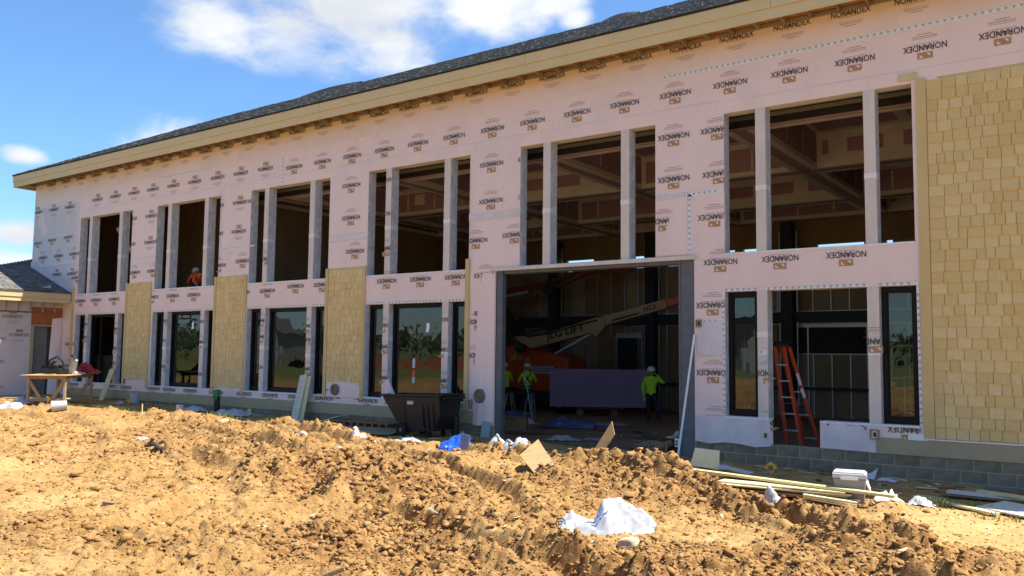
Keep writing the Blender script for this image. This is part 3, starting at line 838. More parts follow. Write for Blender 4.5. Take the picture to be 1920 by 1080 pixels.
for k, a in enumerate(UP):
    if k == 4: continue
    for si, (s0, s1) in enumerate(SLOTS):
        if (k, si) in ((5, 1), (0, 1)): continue
        w = window(a+s0+.012, a+s1-.012, ZL0+.012, ZL1-.012)
        if (k, si) in ((3, 1), (1, 1)):
            s = MB(); sx = a+(1.95 if k == 3 else 1.9); sz = 2.62 if k == 3 else 2.78
            s.add([(sx, .188, sz), (sx+.11, .188, sz+.02), (sx+.13, .188, sz+.22), (sx+.03, .188, sz+.24)], [(0,1,2,3)])
            adopt(s.build('sticker', M['white_paint'], fix=False), w)
        if (k, si) == (3, 1):
            for za_, zb_2, mt_ in ((1.72, 1.96, 'light_grey'), (1.50, 1.66, 'lift_orange'), (1.34, 1.49, 'light_grey')):
                s = MB(); sx = a+1.52
                s.add([(sx, .188, za_), (sx+.09, .188, za_), (sx+.095, .188, zb_2), (sx+.005, .188, zb_2)], [(0,1,2,3)])
                adopt(s.build('sticker', M[mt_], fix=False), w)
# the doorway in the first group: dark jambs, reaching below the sill
d = MB(); a = UP[0]
d.box(a+.85, a+.93, .12, .26, .5, ZL1-.01); d.box(a+2.55, a+2.63, .12, .26, .5, ZL1-.01); d.box(a+.93, a+2.55, .12, .26, ZL1-.1, ZL1-.01)
d.box(a+1.35, a+1.42, .2, .26, .5, ZL1-.1); d.box(a+.93, a+2.55, .3, .33, .5, 1.9)
part(d, 'door_frame', M['frame'])

# steel surround of the tall opening and its wrapped header
s = MB(); s.box(GAR[0], GAR[0]+.17, .02, .12, -.05, GAR[2]); s.box(GAR[0]+.17, GAR[0]+.19, .0, .14, -.05, GAR[2]); part(s, 'steel_jamb', M['steel'])
s = MB(); s.box(GAR[1]-.30, GAR[1], .015, .30, -.05, GAR[2]); s.box(GAR[1]-.34, GAR[1]-.30, .0, .34, -.05, GAR[2]); part(s, 'steel_jamb', M['steel'])
s = MB(); s.box(GAR[0]-.12, GAR[1]+.05, -.07, .30, GAR[2], GAR[2]+.075); part(s, 'header', M['post'])
s = MB(); s.box(GAR[0]+.20, GAR[1]-.345, .03, .30, GAR[2]-.07, GAR[2]-.004); part(s, 'header_plate', M['steel'])

# ---- printing on the wrap
def text_tris(body, width, height, bold=0.0):
    cu = bpy.data.curves.new('print', 'FONT'); cu.body = body; cu.align_x = 'CENTER'; cu.resolution_u = 2; cu.offset = bold
    ob = bpy.data.objects.new('print', cu); COL.objects.link(ob)
    dg = bpy.context.evaluated_depsgraph_get(); me = ob.evaluated_get(dg).to_mesh()
    me.calc_loop_triangles()
    V = np.array([v.co[:] for v in me.vertices]); T = np.array([t.vertices[:] for t in me.loop_triangles])
    ob.evaluated_get(dg).to_mesh_clear(); bpy.data.objects.remove(ob); bpy.data.curves.remove(cu)
    V = V[:, :2]; mn, mx = V.min(0), V.max(0)
    V = (V - (mn+mx)/2)*np.array([width/(mx[0]-mn[0]), height/(mx[1]-mn[1])])
    return V, T
def quads(rects):
    V = []; T = []
    for x0, x1, z0, z1 in rects:
        o = len(V); V += [(x0, z0), (x1, z0), (x1, z1), (x0, z1)]; T += [(o, o+1, o+2), (o, o+2, o+3)]
    return np.array(V, float), np.array(T)
TXT_N = text_tris('NORANDEX', .70, .115, .008)
TXT_P = text_tris('PLUS', .185, .062)
rects = [(-.21, .21, -.0785, -.0735), (-.21, .21, -.1715, -.1665)]
dash = []
for z, L in ((-.203, .20), (-.245, .12)):
    x = -L
    while x < L:
        w = random.uniform(.03, .07); dash.append((x, min(x+w, L), z-.0042, z+.0042)); x += w+.008
RUL = quads(rects); DSH = quads(dash)
LG = quads([(-.123, .123, .085, .20)])
LW = (np.array([(-.085,.105),(-.02,.105),(-.085,.165), (.085,.18),(.02,.18),(.085,.12), (-.095,.178),(-.005,.108),(.005,.112),(-.085,.184)], float), np.array([(0,1,2),(3,4,5)]))
prints = {0: ([], []), 1: ([], []), 2: ([], []), 3: ([], [])}     # black, grey, orange, wrap-coloured
def clip(V, T, y0):
    c = V[T].mean(1)
    keep = np.ones(len(T), bool)
    for h in clear: keep &= ~((c[:, 0] > h[0]) & (c[:, 0] < h[1]) & (c[:, 1] > h[2]) & (c[:, 1] < h[3]))
    keep &= (c[:, 0] > XL+.02) & (c[:, 1] < 8.53)
    return T[keep]
PRN = []
def mark(x, z, flip=True, logo=True, fine=True, s=1.0):
    jx = random.uniform(-.02, .02); jr = random.uniform(-.008, .008)
    sg = -1.0 if flip else 1.0
    ca, sa = math.cos(jr), math.sin(jr)
    for key, (V, T), dy in ((0, TXT_N, 0), (1, TXT_P, 0), (1, RUL, 0), (1, DSH, 0), (2, LG, 0), (3, LW, -.0015)):
        if key in (2, 3) and not logo: continue
        if not fine and key == 1: continue
        W = V*s*sg
        W = np.stack([W[:, 0]*ca - W[:, 1]*sa + x + jx, W[:, 0]*sa + W[:, 1]*ca + z], 1)
        T2 = clip(W, T, 0)
        if len(T2): PRN.append((key, W, T2, -.0155 + dy))
for k in range(-4, 28):                              # row under the eave, right way up
    mark(-3.915 - 1.094*k, 8.43, False, False)
for k in range(-4, 13): mark(-5.06 - 1.187*k, 7.515 - .0095*max(k, 0) - .0, True)
for k in range(9): mark(-20.58 - 1.178*k, 7.51, False)
for z in (6.61, 5.72):
    for x in (-7.46, -6.51, -12.2, -11.05, -16.93, -15.8):
        mark(x, z, True)
    for x in (-21.755, -26.52, -27.75, -22.9): mark(x, z, False)
mark(-21.0, 6.6, False)
for x in (-7.68, -6.58, -11.50, -12.62, -16.75, -15.6, -21.54, -20.4, -26.29, -27.41, -22.7, -31.2): mark(x, 4.86 if x > -12 else 4.80 if x > -22.2 else 4.73, True)
for x in (-4.077,-5.281,-6.49,-13.242,-14.386,-15.548,-16.68,-18.0,-19.119,-20.35,-21.5,-23.93,-25.1,-26.25,-27.45,-28.61,-29.81,-30.87,-12.32): mark(x, 3.95 if x > -20 else 3.86, True)
for x, z in ((-33.15,7.48),(-31.96,7.47),(-34.4,7.48)): mark(x, z-.05, False)
for x, z in ((-33.83,5.61),(-32.64,5.61),(-31.5,5.62)): mark(x, z, True)
for x, z in ((-32.69,4.92),(-33.9,4.95),(-31.55,4.9)): mark(x, z, False)
for x, z in ((-33.2,6.25),(-32.0,6.28),(-34.3,6.2)): mark(x, z, True, True, False, .9)
for x, z in ((-6.64,3.10),(-6.65,1.77),(-6.59,.865),(-4.17,.872),(-3.12,.868),(-5.5,1.78),(-5.48,.86),(-3.6,2.38)): mark(x, z, True)
for a in UP[:4]:                                     # strip under the ground-floor sills, posts and piers
    for q in range(4): mark(a+.1+1.13*q+random.uniform(-.15, .15), .845, True, True, False)
    for s in (.68, 2.72):
        for z in (1.55, 2.35, 3.0): mark(a+s+random.uniform(-.2, .2), z+random.uniform(-.2, .2), True, True, True, .9)
for x, z in ((-17.3,1.05),(-16.5,1.05),(-17.95,1.05),(-12.5,2.85),(-12.5,2.05),(-12.45,.95),(-12.3,3.05),(-31.45,2.3),(-31.5,1.5)): mark(x, z, True)
for key, name, mt in ((0, 'printed_name', 'ink'), (1, 'printed_line', 'ink_grey'), (2, 'printed_logo', 'logo'), (3, 'printed_logo_gap', 'wrap')):
    VV = []; FF = []; off = 0
    for k2, W, T2, y in PRN:
        if k2 != key: continue
        VV.append(np.stack([W[:, 0], np.full(len(W), y), W[:, 1]], 1)); FF.append(T2+off); off += len(W)
    o = np_mesh(name, np.concatenate(VV), np.concatenate(FF), M[mt], smooth=False)
    adopt(o, wall_o); o['kind'] = 'stuff'

# ---- footing of grey blocks
mort = MB()
mort.box(XL, GAR[0], .0045, .2, -.3, ZB-.004); mort.box(GAR[1], XR, .0045, .2, -.3, ZB-.004)
foot = part(mort, 'footing_wall', M['mortar'])
bm_ = MB(); bm_.box(0, .3904, 0, .10, 0, .1872); block_mesh = bm_.mesh('block', M['block'])
bm_ = MB(); bm_.box(0, .187, 0, .10, 0, .1872); half_mesh = bm_.mesh('half_block', M['block'])
def course(xa, xb, z, off):
    x = xa + off
    if off > .25*0 and off > 0: _blk(half_mesh, xa, z)
    while x + .39 < xb:
        _blk(block_mesh, x, z); x += .4064
    if xb - x > .19: _blk(half_mesh, x, z)
def _blk(me, x, z):
    o = link('block', me); o.location = (x+.008, random.uniform(-.003, .002), z+.008); adopt(o, foot)
for j, z in enumerate((.2468, .0436, -.1596)):
    course(GAR[1]+.02, 1.6, z, (0, .2032, 0)[j])
for j, z in enumerate((.2468, .0436)):
    course(-31.3, GAR[0]-.02, z, (0, .2032)[j])
s = MB(); s.box(-3.64, XR, -.028, -.004, ZB-.012, .715); part(s, 'skirt_board', M['skirt'])
s = MB(); s.box(-2.86, XR, -.052, -.004, .716, .736); part(s, 'flashing', M['white_paint'])
s = MB(); s.box(-3.12, -2.82, -.03, -.006, .70, .80); part(s, 'flashing', M['white_paint'])
s = MB(); s.box(-31.3, GAR[0]-.35, -.028, -.004, .462, .735); part(s, 'skirt_board', M['skirt'])

# ---- tan shakes and their trim boards
sh = MB()       # wedge, 1 x 1, thick at the butt
sh.add([(0,-.026,0),(1,-.026,0),(1,0,0),(0,0,0),(0,-.006,1),(1,-.006,1),(1,0,1),(0,0,1)], [(0,3,2,1),(4,5,6,7),(0,1,5,4),(1,2,6,5),(2,3,7,6),(3,0,4,7)])
shake_mesh = sh.mesh('shake', M['shake'])
def shake_rows(xa, xb, za, zb2, row, wmin, wmax, stag):
    out = []
    z = za; 
    while z < zb2-.05:
        x = xa
        while x < xb-.01:
            w = random.uniform(wmin, wmax)
            if xb-x-w < wmin*.6: w = xb-x
            out.append((x, z + random.choice((0, 0, 1))*stag*random.uniform(.3, .8), w, min(row*1.12, zb2-z+row*.1)))
            x += w
        z += row
    return out
back = MB(); back.box(-2.70, XR, -.008, -.0075+.006, .74, 6.96); panel = part(back, 'shake_panel', M['trim'])
rows = shake_rows(-2.69, 1.9, .75, 6.90, .187, .13, .27, .026)
vis = [r for r in rows if r[0] < -.88][:300]; rest = [r for r in rows if r not in vis]
for x, z, w, h in vis:
    o = link('shake', shake_mesh); o.location = (x+.002, -.008, z); o.scale = (w-.010, 1, h); adopt(o, panel)
    o.rotation_euler = (0, 0, 0)
def stuff_shakes(rows, name='shake_rows'):
    mb = MB()
    for x, z, w, h in rows:
        q = random.uniform(-.004, .004); t = random.uniform(.019, .026)
        mb.add([(x+.008,-.008-t,z+q),(x+w-.008,-.008-t,z-q),(x+w-.003,-.006,z),(x+.003,-.006,z),(x+.003,-.013,z+h),(x+w-.003,-.013,z+h),(x+w-.003,-.006,z+h),(x+.003,-.006,z+h)],
               [(0,3,2,1),(4,5,6,7),(0,1,5,4),(1,2,6,5),(2,3,7,6),(3,0,4,7)])
    return mb
o = part(stuff_shakes(rest), 'shake_rows', M['shake']); o['kind'] = 'stuff'
allp = []
for xa, xb, za in ((-27.74, -26.42, 1.12), (-22.75, -21.40, 1.0), (-17.72, -16.42, 1.30)):
    b = MB(); b.box(xa, xb, -.008, -.0075+.006, za+.05, 4.38); part(b, 'shake_panel', M['trim'])
    allp += shake_rows(xa, xb, za, 4.34, .176, .12, .26, .055)
o = part(stuff_shakes(allp), 'shake_rows', M['shake']); o['kind'] = 'stuff'
def trim(x0, x1, z0, z1, t=.034):
    b = MB(); b.box(x0, x1, -t, -.003, z0, z1); return part(b, 'trim_board', M['trim'])
for xa, xb, z0, z1 in ((-27.74,-26.42,.86,4.38),(-22.75,-21.40,.84,4.38),(-17.72,-16.42,.86,4.38)):
    trim(xa-.12, xa-.002, z0, z1); trim(xb+.002, xb+.12, z0, z1)
trim(-31.44, -31.30, .5, 4.35); trim(-12.91, -12.79, .80, 4.37); trim(-2.87, -2.70, .738, 6.97)
b = MB(); b.box(-3.14, -2.84, -.030, -.006, 6.972, 7.10); part(b, 'trim_board', M['cream_board'])

# ---- boxes and vents fixed to the wall
def vent(x, z, r):
    b = MB(); rot = Matrix.Rotation(math.radians(90), 4, 'X')
    b.lathe([(r*.85, 0), (r*1.0, .02), (r, .06), (r*.80, .085), (r*.62, .07), (r*.55, .03), (r*.2, .03)], (x, -.015, z), 20, 0, rot)
    b.lathe([(r*.60, .05), (r*.60, .055), (.002, .056)], (x, -.015, z), 20, 1, rot)
    return part(b, 'vent_cap', [M['grey_box'], M['wood_dark']], smooth=False)
vent(-17.33, 1.10, .15); vent(-12.40, 1.11, .17)
def ebox(x, z, w, h):
    b = MB(); t = .012
    b.box(x-w/2, x+w/2, -.05, -.004, z-h/2, z-h/2+t); b.box(x-w/2, x+w/2, -.05, -.004, z+h/2-t, z+h/2)
    b.box(x-w/2, x-w/2+t, -.05, -.004, z-h/2+t, z+h/2-t); b.box(x+w/2-t, x+w/2, -.05, -.004, z-h/2+t, z+h/2-t)
    b.box(x-w/2+t, x+w/2-t, -.012, -.006, z-h/2+t, z+h/2-t, 1); b.box(x-.02, x+.02, -.03, -.012, z-.04, z+.03, 2)
    part(b, 'electrical_box', [M['copper'], M['light_grey'], M['black']])
ebox(-3.66, .76, .15, .17); ebox(-6.93, 2.74, .11, .15); ebox(-5.60, .62, .05, .09)
b = MB(); b.box(-27.16, -27.08, -.045, -.03, 2.70, 2.80); b.box(-27.13, -27.11, -.05, -.045, 2.72, 2.78, 1); part(b, 'tag', [M['white_paint'], M['black']])
b = MB(); b.box(-7.44, -7.36, -.06, -.01, .28, .44); b.box(-7.42, -7.38, -.07, -.06, .31, .35, 1); b.box(-7.42, -7.38, -.07, -.06, .37, .41, 1); part(b, 'electrical_box', [M['white_paint'], M['black']])

# ---- eave: fascia, soffit framing, roof
EY = -.60
b = MB(); b.box(-35.24, XR+.5, EY-.045, EY-.012, 8.60, 8.835); part(b, 'fascia', M['fascia'])
b = MB(); b.box(-35.215, XR+.5, EY-.022, EY+.012, 8.395, 8.598); part(b, 'fascia', M['fascia'])
b = MB(); b.box(-35.24, -35.21, EY-.01, 14.6, 8.395, 8.83); part(b, 'fascia', M['fascia'])
for x in (-33.4, -30.2, -22.9, -17.6, -10.8, -5.2):           # butt joints
    b = MB(); b.box(x, x+.012, EY-.047, EY-.044, 8.60, 8.833); part(b, 'fascia_joint', M['skirt'])
b = MB(); b.box(-35.27, XR+.5, EY-.07, EY+.0, 8.838, 8.875); b.box(-35.27, -35.23, EY, 14.6, 8.838, 8.875); part(b, 'drip_edge', M['felt'])
b = MB(); b.box(-35.2, XR+.5, EY+.012, .02, 8.56, 8.585); b.box(-35.2, XL, .02, 14.5, 8.56, 8.585); soff = part(b, 'soffit_deck', M['osb'])
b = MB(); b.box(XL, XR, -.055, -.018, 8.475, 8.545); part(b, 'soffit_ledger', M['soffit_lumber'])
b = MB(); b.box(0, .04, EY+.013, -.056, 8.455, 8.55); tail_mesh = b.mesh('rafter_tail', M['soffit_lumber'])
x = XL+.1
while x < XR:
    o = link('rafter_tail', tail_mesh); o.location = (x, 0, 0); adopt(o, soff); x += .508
RP = .5; RYE, RZE = EY-.06, 8.88; RYR = 5.2; RZR = RZE + RP*(RYR-RYE)
HX = -35.26
b = MB()       # roof body: front slope, hip end, back slope (closed underneath)
hr = HX + (RYR-RYE)
b.add([(HX,RYE,RZE),(XR+.5,RYE,RZE),(XR+.5,RYR,RZR),(hr,RYR,RZR),(HX,2*RYR-RYE+4,RZE),(XR+.5,2*RYR-RYE+4,RZE),
       (HX,RYE,RZE-.02),(XR+.5,RYE,RZE-.02),(XR+.5,2*RYR-RYE+4,RZE-.02),(HX,2*RYR-RYE+4,RZE-.02)],
      [(0,1,2,3),(0,3,4),(3,2,5,4),(6,9,8,7),(1,7,8,5,2),(0,6,7,1),(4,9,6,0),(4,5,8,9)])
roof = part(b, 'roof', M['felt'])
sg = MB(); sl = math.hypot(1, RP); nrow = 46; ex = (RYR-RYE)/nrow
for r in range(nrow):                      # shingle courses as butted tabs
    ya, yb = RYE + r*ex, RYE + (r+1)*ex
    za, zb2 = RZE + RP*(ya-RYE), RZE + RP*(yb-RYE)
    x = HX + (r*ex) - random.random()*.3
    while x < XR+.5:
        w = random.uniform(.18, .42); t = random.choice((.010, .012, .024)); xe = min(x+w, XR+.5)
        xs0 = max(x, HX + (ya-RYE)+.0)
        if xe > xs0+.02:
            sg.add([(xs0, ya-.01, za+t), (xe-.008, ya-.01, za+t), (xe-.008, yb+.01, zb2+.010), (xs0, yb+.01, zb2+.010), (xs0, ya-.01, za-.002), (xe-.008, ya-.01, za-.002)],
                   [(0,1,2,3), (4,5,1,0), (0,3,4), (1,5,2)])
        x += w
o = adopt(sg.build('shingles', M['shingle'], fix=False), roof); o['kind'] = 'stuff'
# loose felt lifting along the ridge
for xa, L, h in ((-25.2, 3.2, .03), (-12.1, 1.2, .04)):
    f = MB()
    for q in range(8):
        u, v = q/8, (q+1)/8
        p = lambda t: (xa+L*t, RYR-.05-.12*math.sin(3.1*t), RZR+.02+h*math.sin(math.pi*t)**.8*(.4+.6*t))
        A, B = p(u), p(v)
        f.add([(A[0],RYR-.3,RZR-.14),(B[0],RYR-.3,RZR-.14),B,A,(A[0],RYR+.3,RZR-.14),(B[0],RYR+.3,RZR-.14)], [(0,1,2,3),(3,2,5,4)])
    adopt(f.build('ridge_felt', M['felt']), roof)

# ---- inside: slab, side walls, back wall of studs and batts, coffered ceiling
YB = 14.0
b = MB(); b.box(XL+.1, XR-.1, .42, YB+.3, -.30, .02); part(b, 'floor_slab', M['slab'])
b = MB(); b.box(XL, XL+.2, .01, YB+.3, -.2, 8.5); part(b, 'end_wall', M['kraft'])
b = MB(); b.box(XR-.2, XR, .01, YB+.3, -.2, 8.5); part(b, 'end_wall', M['kraft'])
bw = MB(); WZ0, WZ1 = 5.56, 6.03
wins = [(-18.9,-17.6),(-15.75,-15.15),(-14.35,-13.55),(-11.9,-11.62),(-11.3,-10.75),(-8.65,-7.1),(-6.4,-6.2),(-3.6,-2.2)]
bw.box(XL+.2, XR-.2, YB+.10, YB+.25, -.2, WZ0); bw.box(XL+.2, XR-.2, YB+.10, YB+.25, WZ1, 8.5)
xp = XL+.2
for a, c in wins + [(XR-.2, XR)]:
    bw.box(xp, a, YB+.10, YB+.25, WZ0, WZ1); xp = c
bwo = part(bw, 'back_wall', M['kraft'])
openb = [(-16.44,-15.4,0,2.80),(-9.8,-9.0,2.25,3.18),(-8.95,-7.05,2.25,3.15)]
batt = MB(); x = -21.0
stud_u = MB(); stud_u.box(-.019, .019, 0, .09, 0, 1); stud_mesh = stud_u.mesh('stud', M['stud'])
while x < XR-.4:
    for z0, z1 in ((.06, 3.28), (3.72, 5.5)):
        cut = [o_ for o_ in openb if o_[0]-.3 < x+.3 < o_[1]+.02]
        segs = [(z0, z1)]
        for o_ in cut:
            ns = []
            for s0, s1 in segs:
                if o_[3] <= s0 or o_[2] >= s1: ns.append((s0, s1)); continue
                if o_[2] > s0: ns.append((s0, o_[2]))
                if o_[3] < s1: ns.append((o_[3], s1))
            segs = ns
        for s0, s1 in segs:
            if s1-s0 < .15: continue
            o = link('stud', stud_mesh); o.location = (x, YB-.01, s0); o.scale = (1, 1, s1-s0); adopt(o, bwo)
            batt.box(x+.03, x+.578, YB+.03+random.uniform(0,.02), YB+.099, s0+.01, s1-.01)
    x += .61
adopt(batt.build('batt', M['kraft']), bwo)
b = MB(); b.box(-21, XR-.3, YB-.02, YB+.09, 3.70, 3.73); b.box(-21, XR-.3, YB-.02, YB+.09, 3.25, 3.30); b.box(-9.85, -7.0, YB-.03, YB+.09, 3.15, 3.34); b.box(-16.5, -15.35, YB-.03, YB+.09, 2.80, 3.0)
b.box(-16.5,-16.44,YB-.03,YB+.09,.05,2.8); b.box(-15.4,-15.34,YB-.03,YB+.09,.05,2.8); b.box(-9.0,-8.95,YB-.04,YB+.09,.05,3.15); b.box(-9.85,-9.8,YB-.04,YB+.09,.05,3.15); b.box(-7.05,-7.0,YB-.04,YB+.09,.05,3.15); b.box(-9.8,-7.05,YB-.03,YB+.09,2.22,2.25)
adopt(b.build('stud_track', M['stud']), bwo)
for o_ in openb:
    b = MB(); b.box(o_[0], o_[1], YB+.02, YB+.095, o_[2], o_[3]); adopt(b.build('dark_opening_panel', M['dark']), bwo)  # solid near-black panels stand in for the darkness of the openings
b = MB(); b.box(-21, XR-.3, YB-.35, YB-.06, 3.31, 3.67); b.box(-21, XR-.3, YB-.25, YB-.06, 1.02, 1.10); part(b, 'steel_beam', M['dark_steel'])
for xc in (-19.2, -14.8, -9.55, -4.6):
    b = MB(); b.box(xc-.2, xc+.2, YB-.50, YB-.10, .02, 6.8); b.box(xc-.32, xc-.28, YB-.3, YB-.26, .02, 6.5, 1); b.box(xc+.28, xc+.32, YB-.3, YB-.26, .02, 6.5, 1); part(b, 'steel_column', [M['dark_steel'], M['stud']])
# left end: partition, upper floor, batts behind the first groups
b = MB(); b.box(-21.15, -21.0, .45, YB+.08, .02, 3.9); b.box(-23.0, -22.85, .45, YB+.08, 4.05, 8.4); part(b, 'partition', M['kraft'])
b = MB(); b.box(XL+.2, -22.9, .30, YB+.08, 3.92, 4.06); part(b, 'upper_floor', M['slab'])
b = MB(); b.box(XL+.2, -22.9, 5.2, 5.35, 4.06, 8.4); prt = part(b, 'partition', M['kraft'])
b = MB(); b.box(XL+.2, -21.15, 5.2, 5.35, .02, 3.9); part(b, 'partition', M['dark'])  # near-black colour stands in for the unlit rooms behind the glass
b = MB(); x = XL+.4
for k in range(int(11.5/.61)):
    b.box(x, x+.04, 5.16, 5.2, 4.06, 8.3); x += .61
adopt(b.build('stud', M['stud']), prt)
b = MB()
b.bar((-30.2,.9,6.6), (-28.0,.9,4.6), .07, .14); part(b, 'brace', M['lumber'])
b = MB(); b.bar((-29.0,1.4,4.06), (-29.0,1.4,6.8), .1, .1); part(b, 'prop', M['lumber'])
# ceiling of dropped beams and coffers
CZ, CT = 6.90, 7.80
yb_ = [(1.30, 1.55), (5.85, 6.50), (10.50, 11.15), (13.6, 14.0)]
xb_ = [(-6.905-PITCH*k, -6.255-PITCH*k) for k in range(-1, 4)]
cl = MB(); td = MB()
X_A, X_B = -22.85, XR-.2
for y0, y1 in yb_: cl.box(X_A, X_B, y0, y1, CZ, CT)
xb_s = sorted(xb_)
for x0, x1 in xb_s:
    for (a0, a1), (b0, b1) in zip(yb_[:-1], yb_[1:]): cl.box(x0, x1, a1, b0, CZ, CT)
ceil_o = part(cl, 'ceiling', M['purple'])
top = MB(); top.box(X_A, X_B, 1.3, 14.0, CT, CT+.05); adopt(top.build('ceiling_panel', M['purple']), ceil_o)
def strip(x0, x1, y0, y1, z0, z1): td.box(x0, x1, y0, y1, z0, z1)
cells_x = list(zip([X_A]+[x[1] for x in xb_s], [x[0] for x in xb_s]+[X_B]))
cells_y = list(zip([y[1] for y in yb_[:-1]], [y[0] for y in yb_[1:]]))
e = .004; w = .13
for ci, (cx0, cx1) in enumerate(cells_x):
    for cj, (cy0, cy1) in enumerate(cells_y):
        # tape on the underside edges of the beams
        strip(cx0-.17, cx0+e, cy0-.17, cy1+.17, CZ-e, CZ+.12); strip(cx1-e, cx1+.17, cy0-.17, cy1+.17, CZ-e, CZ+.12)
        strip(cx0+e*1.5, cx1-e*1.5, cy0-.17, cy0+e, CZ-e*1.4, CZ+.12); strip(cx0+e*1.5, cx1-e*1.5, cy1-e, cy1+.17, CZ-e*1.4, CZ+.12)
        # top corners and vertical corners of the coffer
        for (xx0, xx1) in ((cx0+e*.5, cx0+.14), (cx1-.14, cx1-e*.5)):
            strip(xx0, xx1, cy0+.002, cy0+.009, CZ+.12, CT); strip(xx0, xx1, cy1-.009, cy1-.002, CZ+.12, CT)
            strip(xx0, xx1, cy0, cy1, CT-.008, CT-.002)
        strip(cx0, cx1, cy0, cy0+.18, CT-.011, CT-.004); strip(cx0, cx1, cy1-.18, cy1, CT-.011, CT-.004)
        strip((cx0+cx1)/2-.14, (cx0+cx1)/2+.14, cy0, cy1, CT-.010, CT-.003)
        if (ci + cj) % 2 == 0:          # some coffers are mudded over almost entirely on the far side, with a few bare patches
            strip(cx0+.1, cx1-.1, cy1-.012, cy1-.004, CZ+.10, CZ+.32); strip(cx0+.1, cx1-.1, cy1-.012, cy1-.004, CT-.22, CT-.02)
            for q in range(3):
                strip(cx0+.3+1.3*q, cx0+.75+1.3*q, cy1-.013, cy1-.005, CZ+.32, CT-.22)
        else:
            strip(cx0+.1, cx1-.1, cy1-.012, cy1-.004, CT-.16, CT-.02)
            for q in range(3): strip(cx0+.8+1.22*q, cx0+.86+1.22*q, cy1-.012, cy1-.004, CZ+.16, CT-.2)
        for q in range(3):
            yq = cy0+.7+1.22*q
            if yq < cy1-.2:
                strip(cx0+.003, cx0+.010, yq, yq+.06, CZ+.2, CT-.18); strip(cx1-.010, cx1-.003, yq, yq+.06, CZ+.2, CT-.18)
adopt(td.build('joint_tape', M['mud']), ceil_o)
b = MB(); b.box(XL+.2, XR-.2, .28, 1.29, 8.0, 8.1)
x = -22.6
while x < XR-.3:
    b.box(x, x+.05, .29, 1.29, 7.12, 7.30); x += .61
part(b, 'joists', M['dark_steel'])
b = MB(); b.box(-22.6, XR-.3, 1.27, 1.292, 6.94, 8.0); part(b, 'dark_cover_board', M['dark_steel'])  # added dark board over the beam face, so the joist gap looks unlit
b = MB(); b.box(-22.6, XR-.3, .62, .67, 7.02, 7.10); b.box(-22.6, XR-.3, 1.0, 1.04, 7.02, 7.10); part(b, 'ceiling_channel', M['stud'])
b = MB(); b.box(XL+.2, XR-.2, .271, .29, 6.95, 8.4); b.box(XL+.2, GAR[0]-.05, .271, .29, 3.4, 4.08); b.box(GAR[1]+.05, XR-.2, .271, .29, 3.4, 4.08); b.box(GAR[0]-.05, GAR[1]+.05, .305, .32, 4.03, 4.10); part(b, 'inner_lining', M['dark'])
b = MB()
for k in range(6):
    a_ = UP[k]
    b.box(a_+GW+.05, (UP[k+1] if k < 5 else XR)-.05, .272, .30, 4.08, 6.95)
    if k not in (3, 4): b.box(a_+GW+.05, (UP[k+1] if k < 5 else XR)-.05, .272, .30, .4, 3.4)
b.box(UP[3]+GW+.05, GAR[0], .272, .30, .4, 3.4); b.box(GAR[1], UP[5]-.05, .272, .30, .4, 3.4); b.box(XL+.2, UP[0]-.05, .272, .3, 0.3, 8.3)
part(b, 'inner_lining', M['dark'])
# ------------------------------------------------------------------ the low wing at the left
WING = tag(empty('low_wing', (-33, -3, 0)), 'low single-storey wing at the left edge with grey shingle roof and open soffit', 'building')
def wpart(mb, name, mats, **kw):
    o = mb.build(name, mats, None, **kw); o.parent = WING; o.matrix_parent_inverse = Matrix.Translation((33, 3, 0)); return o
WX = -32.1; EX = -31.5; WS = .346
b = MB(); b.box(-40, WX, -3.9, -1.10, .2, 3.9); b.box(-40, WX, -1.10, -.02, 2.97, 3.9); b.box(-40, WX-.8, -1.10, -.02, .2, 2.97); wpart(b, 'wall', M['wrap_grey'])
b = MB(); b.box(WX+.002, WX+.014, -1.12, -.02, 2.98, 3.62); wpart(b, 'orange_sheathing', M['rust_board'])
b = MB(); b.box(WX-.06, WX+.05, -1.12, -1.02, .3, 2.98); b.box(WX-.06, WX+.05, -1.02, -.32, 2.92, 2.98); wpart(b, 'door_frame', M['skirt'])
b = MB(); b.box(WX-.10, WX-.05, -1.02, -.50, .34, 2.92); d_ = wpart(b, 'door', M['grey_box'])
b = MB(); b.box(WX-.05, WX-.02, -.62, -.58, 1.4, 1.5); o = b.build('handle', M['black']); o.parent = d_
mb = MB()
for j in range(13):
    for i in range(7):
        u, v = i/6, j/12
        mb.v.append((WX+.03+.10*math.sin(math.pi*u)*(1-.5*v)+.03*float(vn(u*4, v*4, 3)), -.46+.46*u+.06*v*(1-u), .44+2.78*v + .05*u*v))
for j in range(12):
    for i in range(6):
        k = j*7+i; mb.f.append((k, k+1, k+8, k+7)); mb.m.append(0)
wpart(mb, 'wrap_flap', M['wrap'], smooth=True, fix=False)
def wprint(yc, z, flip, s=1.0, logo=True):
    for (V, T), mt in ((TXT_N, 0), (TXT_P, 0), (RUL, 0), (DSH, 0), (LG, 1)):
        if mt == 1 and not logo: continue
        W = V*s*(-1 if flip else 1)
        WP[mt].append((np.stack([np.full(len(W), WX+.006), W[:, 0]+yc, W[:, 1]+z], 1), T))
WP = {0: [], 1: []}
for y in (-2.3, -3.35): 
    for z in (.75, 1.65, 2.45): wprint(y, z, False, 1.0, z != 2.45)
for y in (-1.75, -2.9): wprint(y, 3.25, False)
wprint(-1.5, 2.6, False)
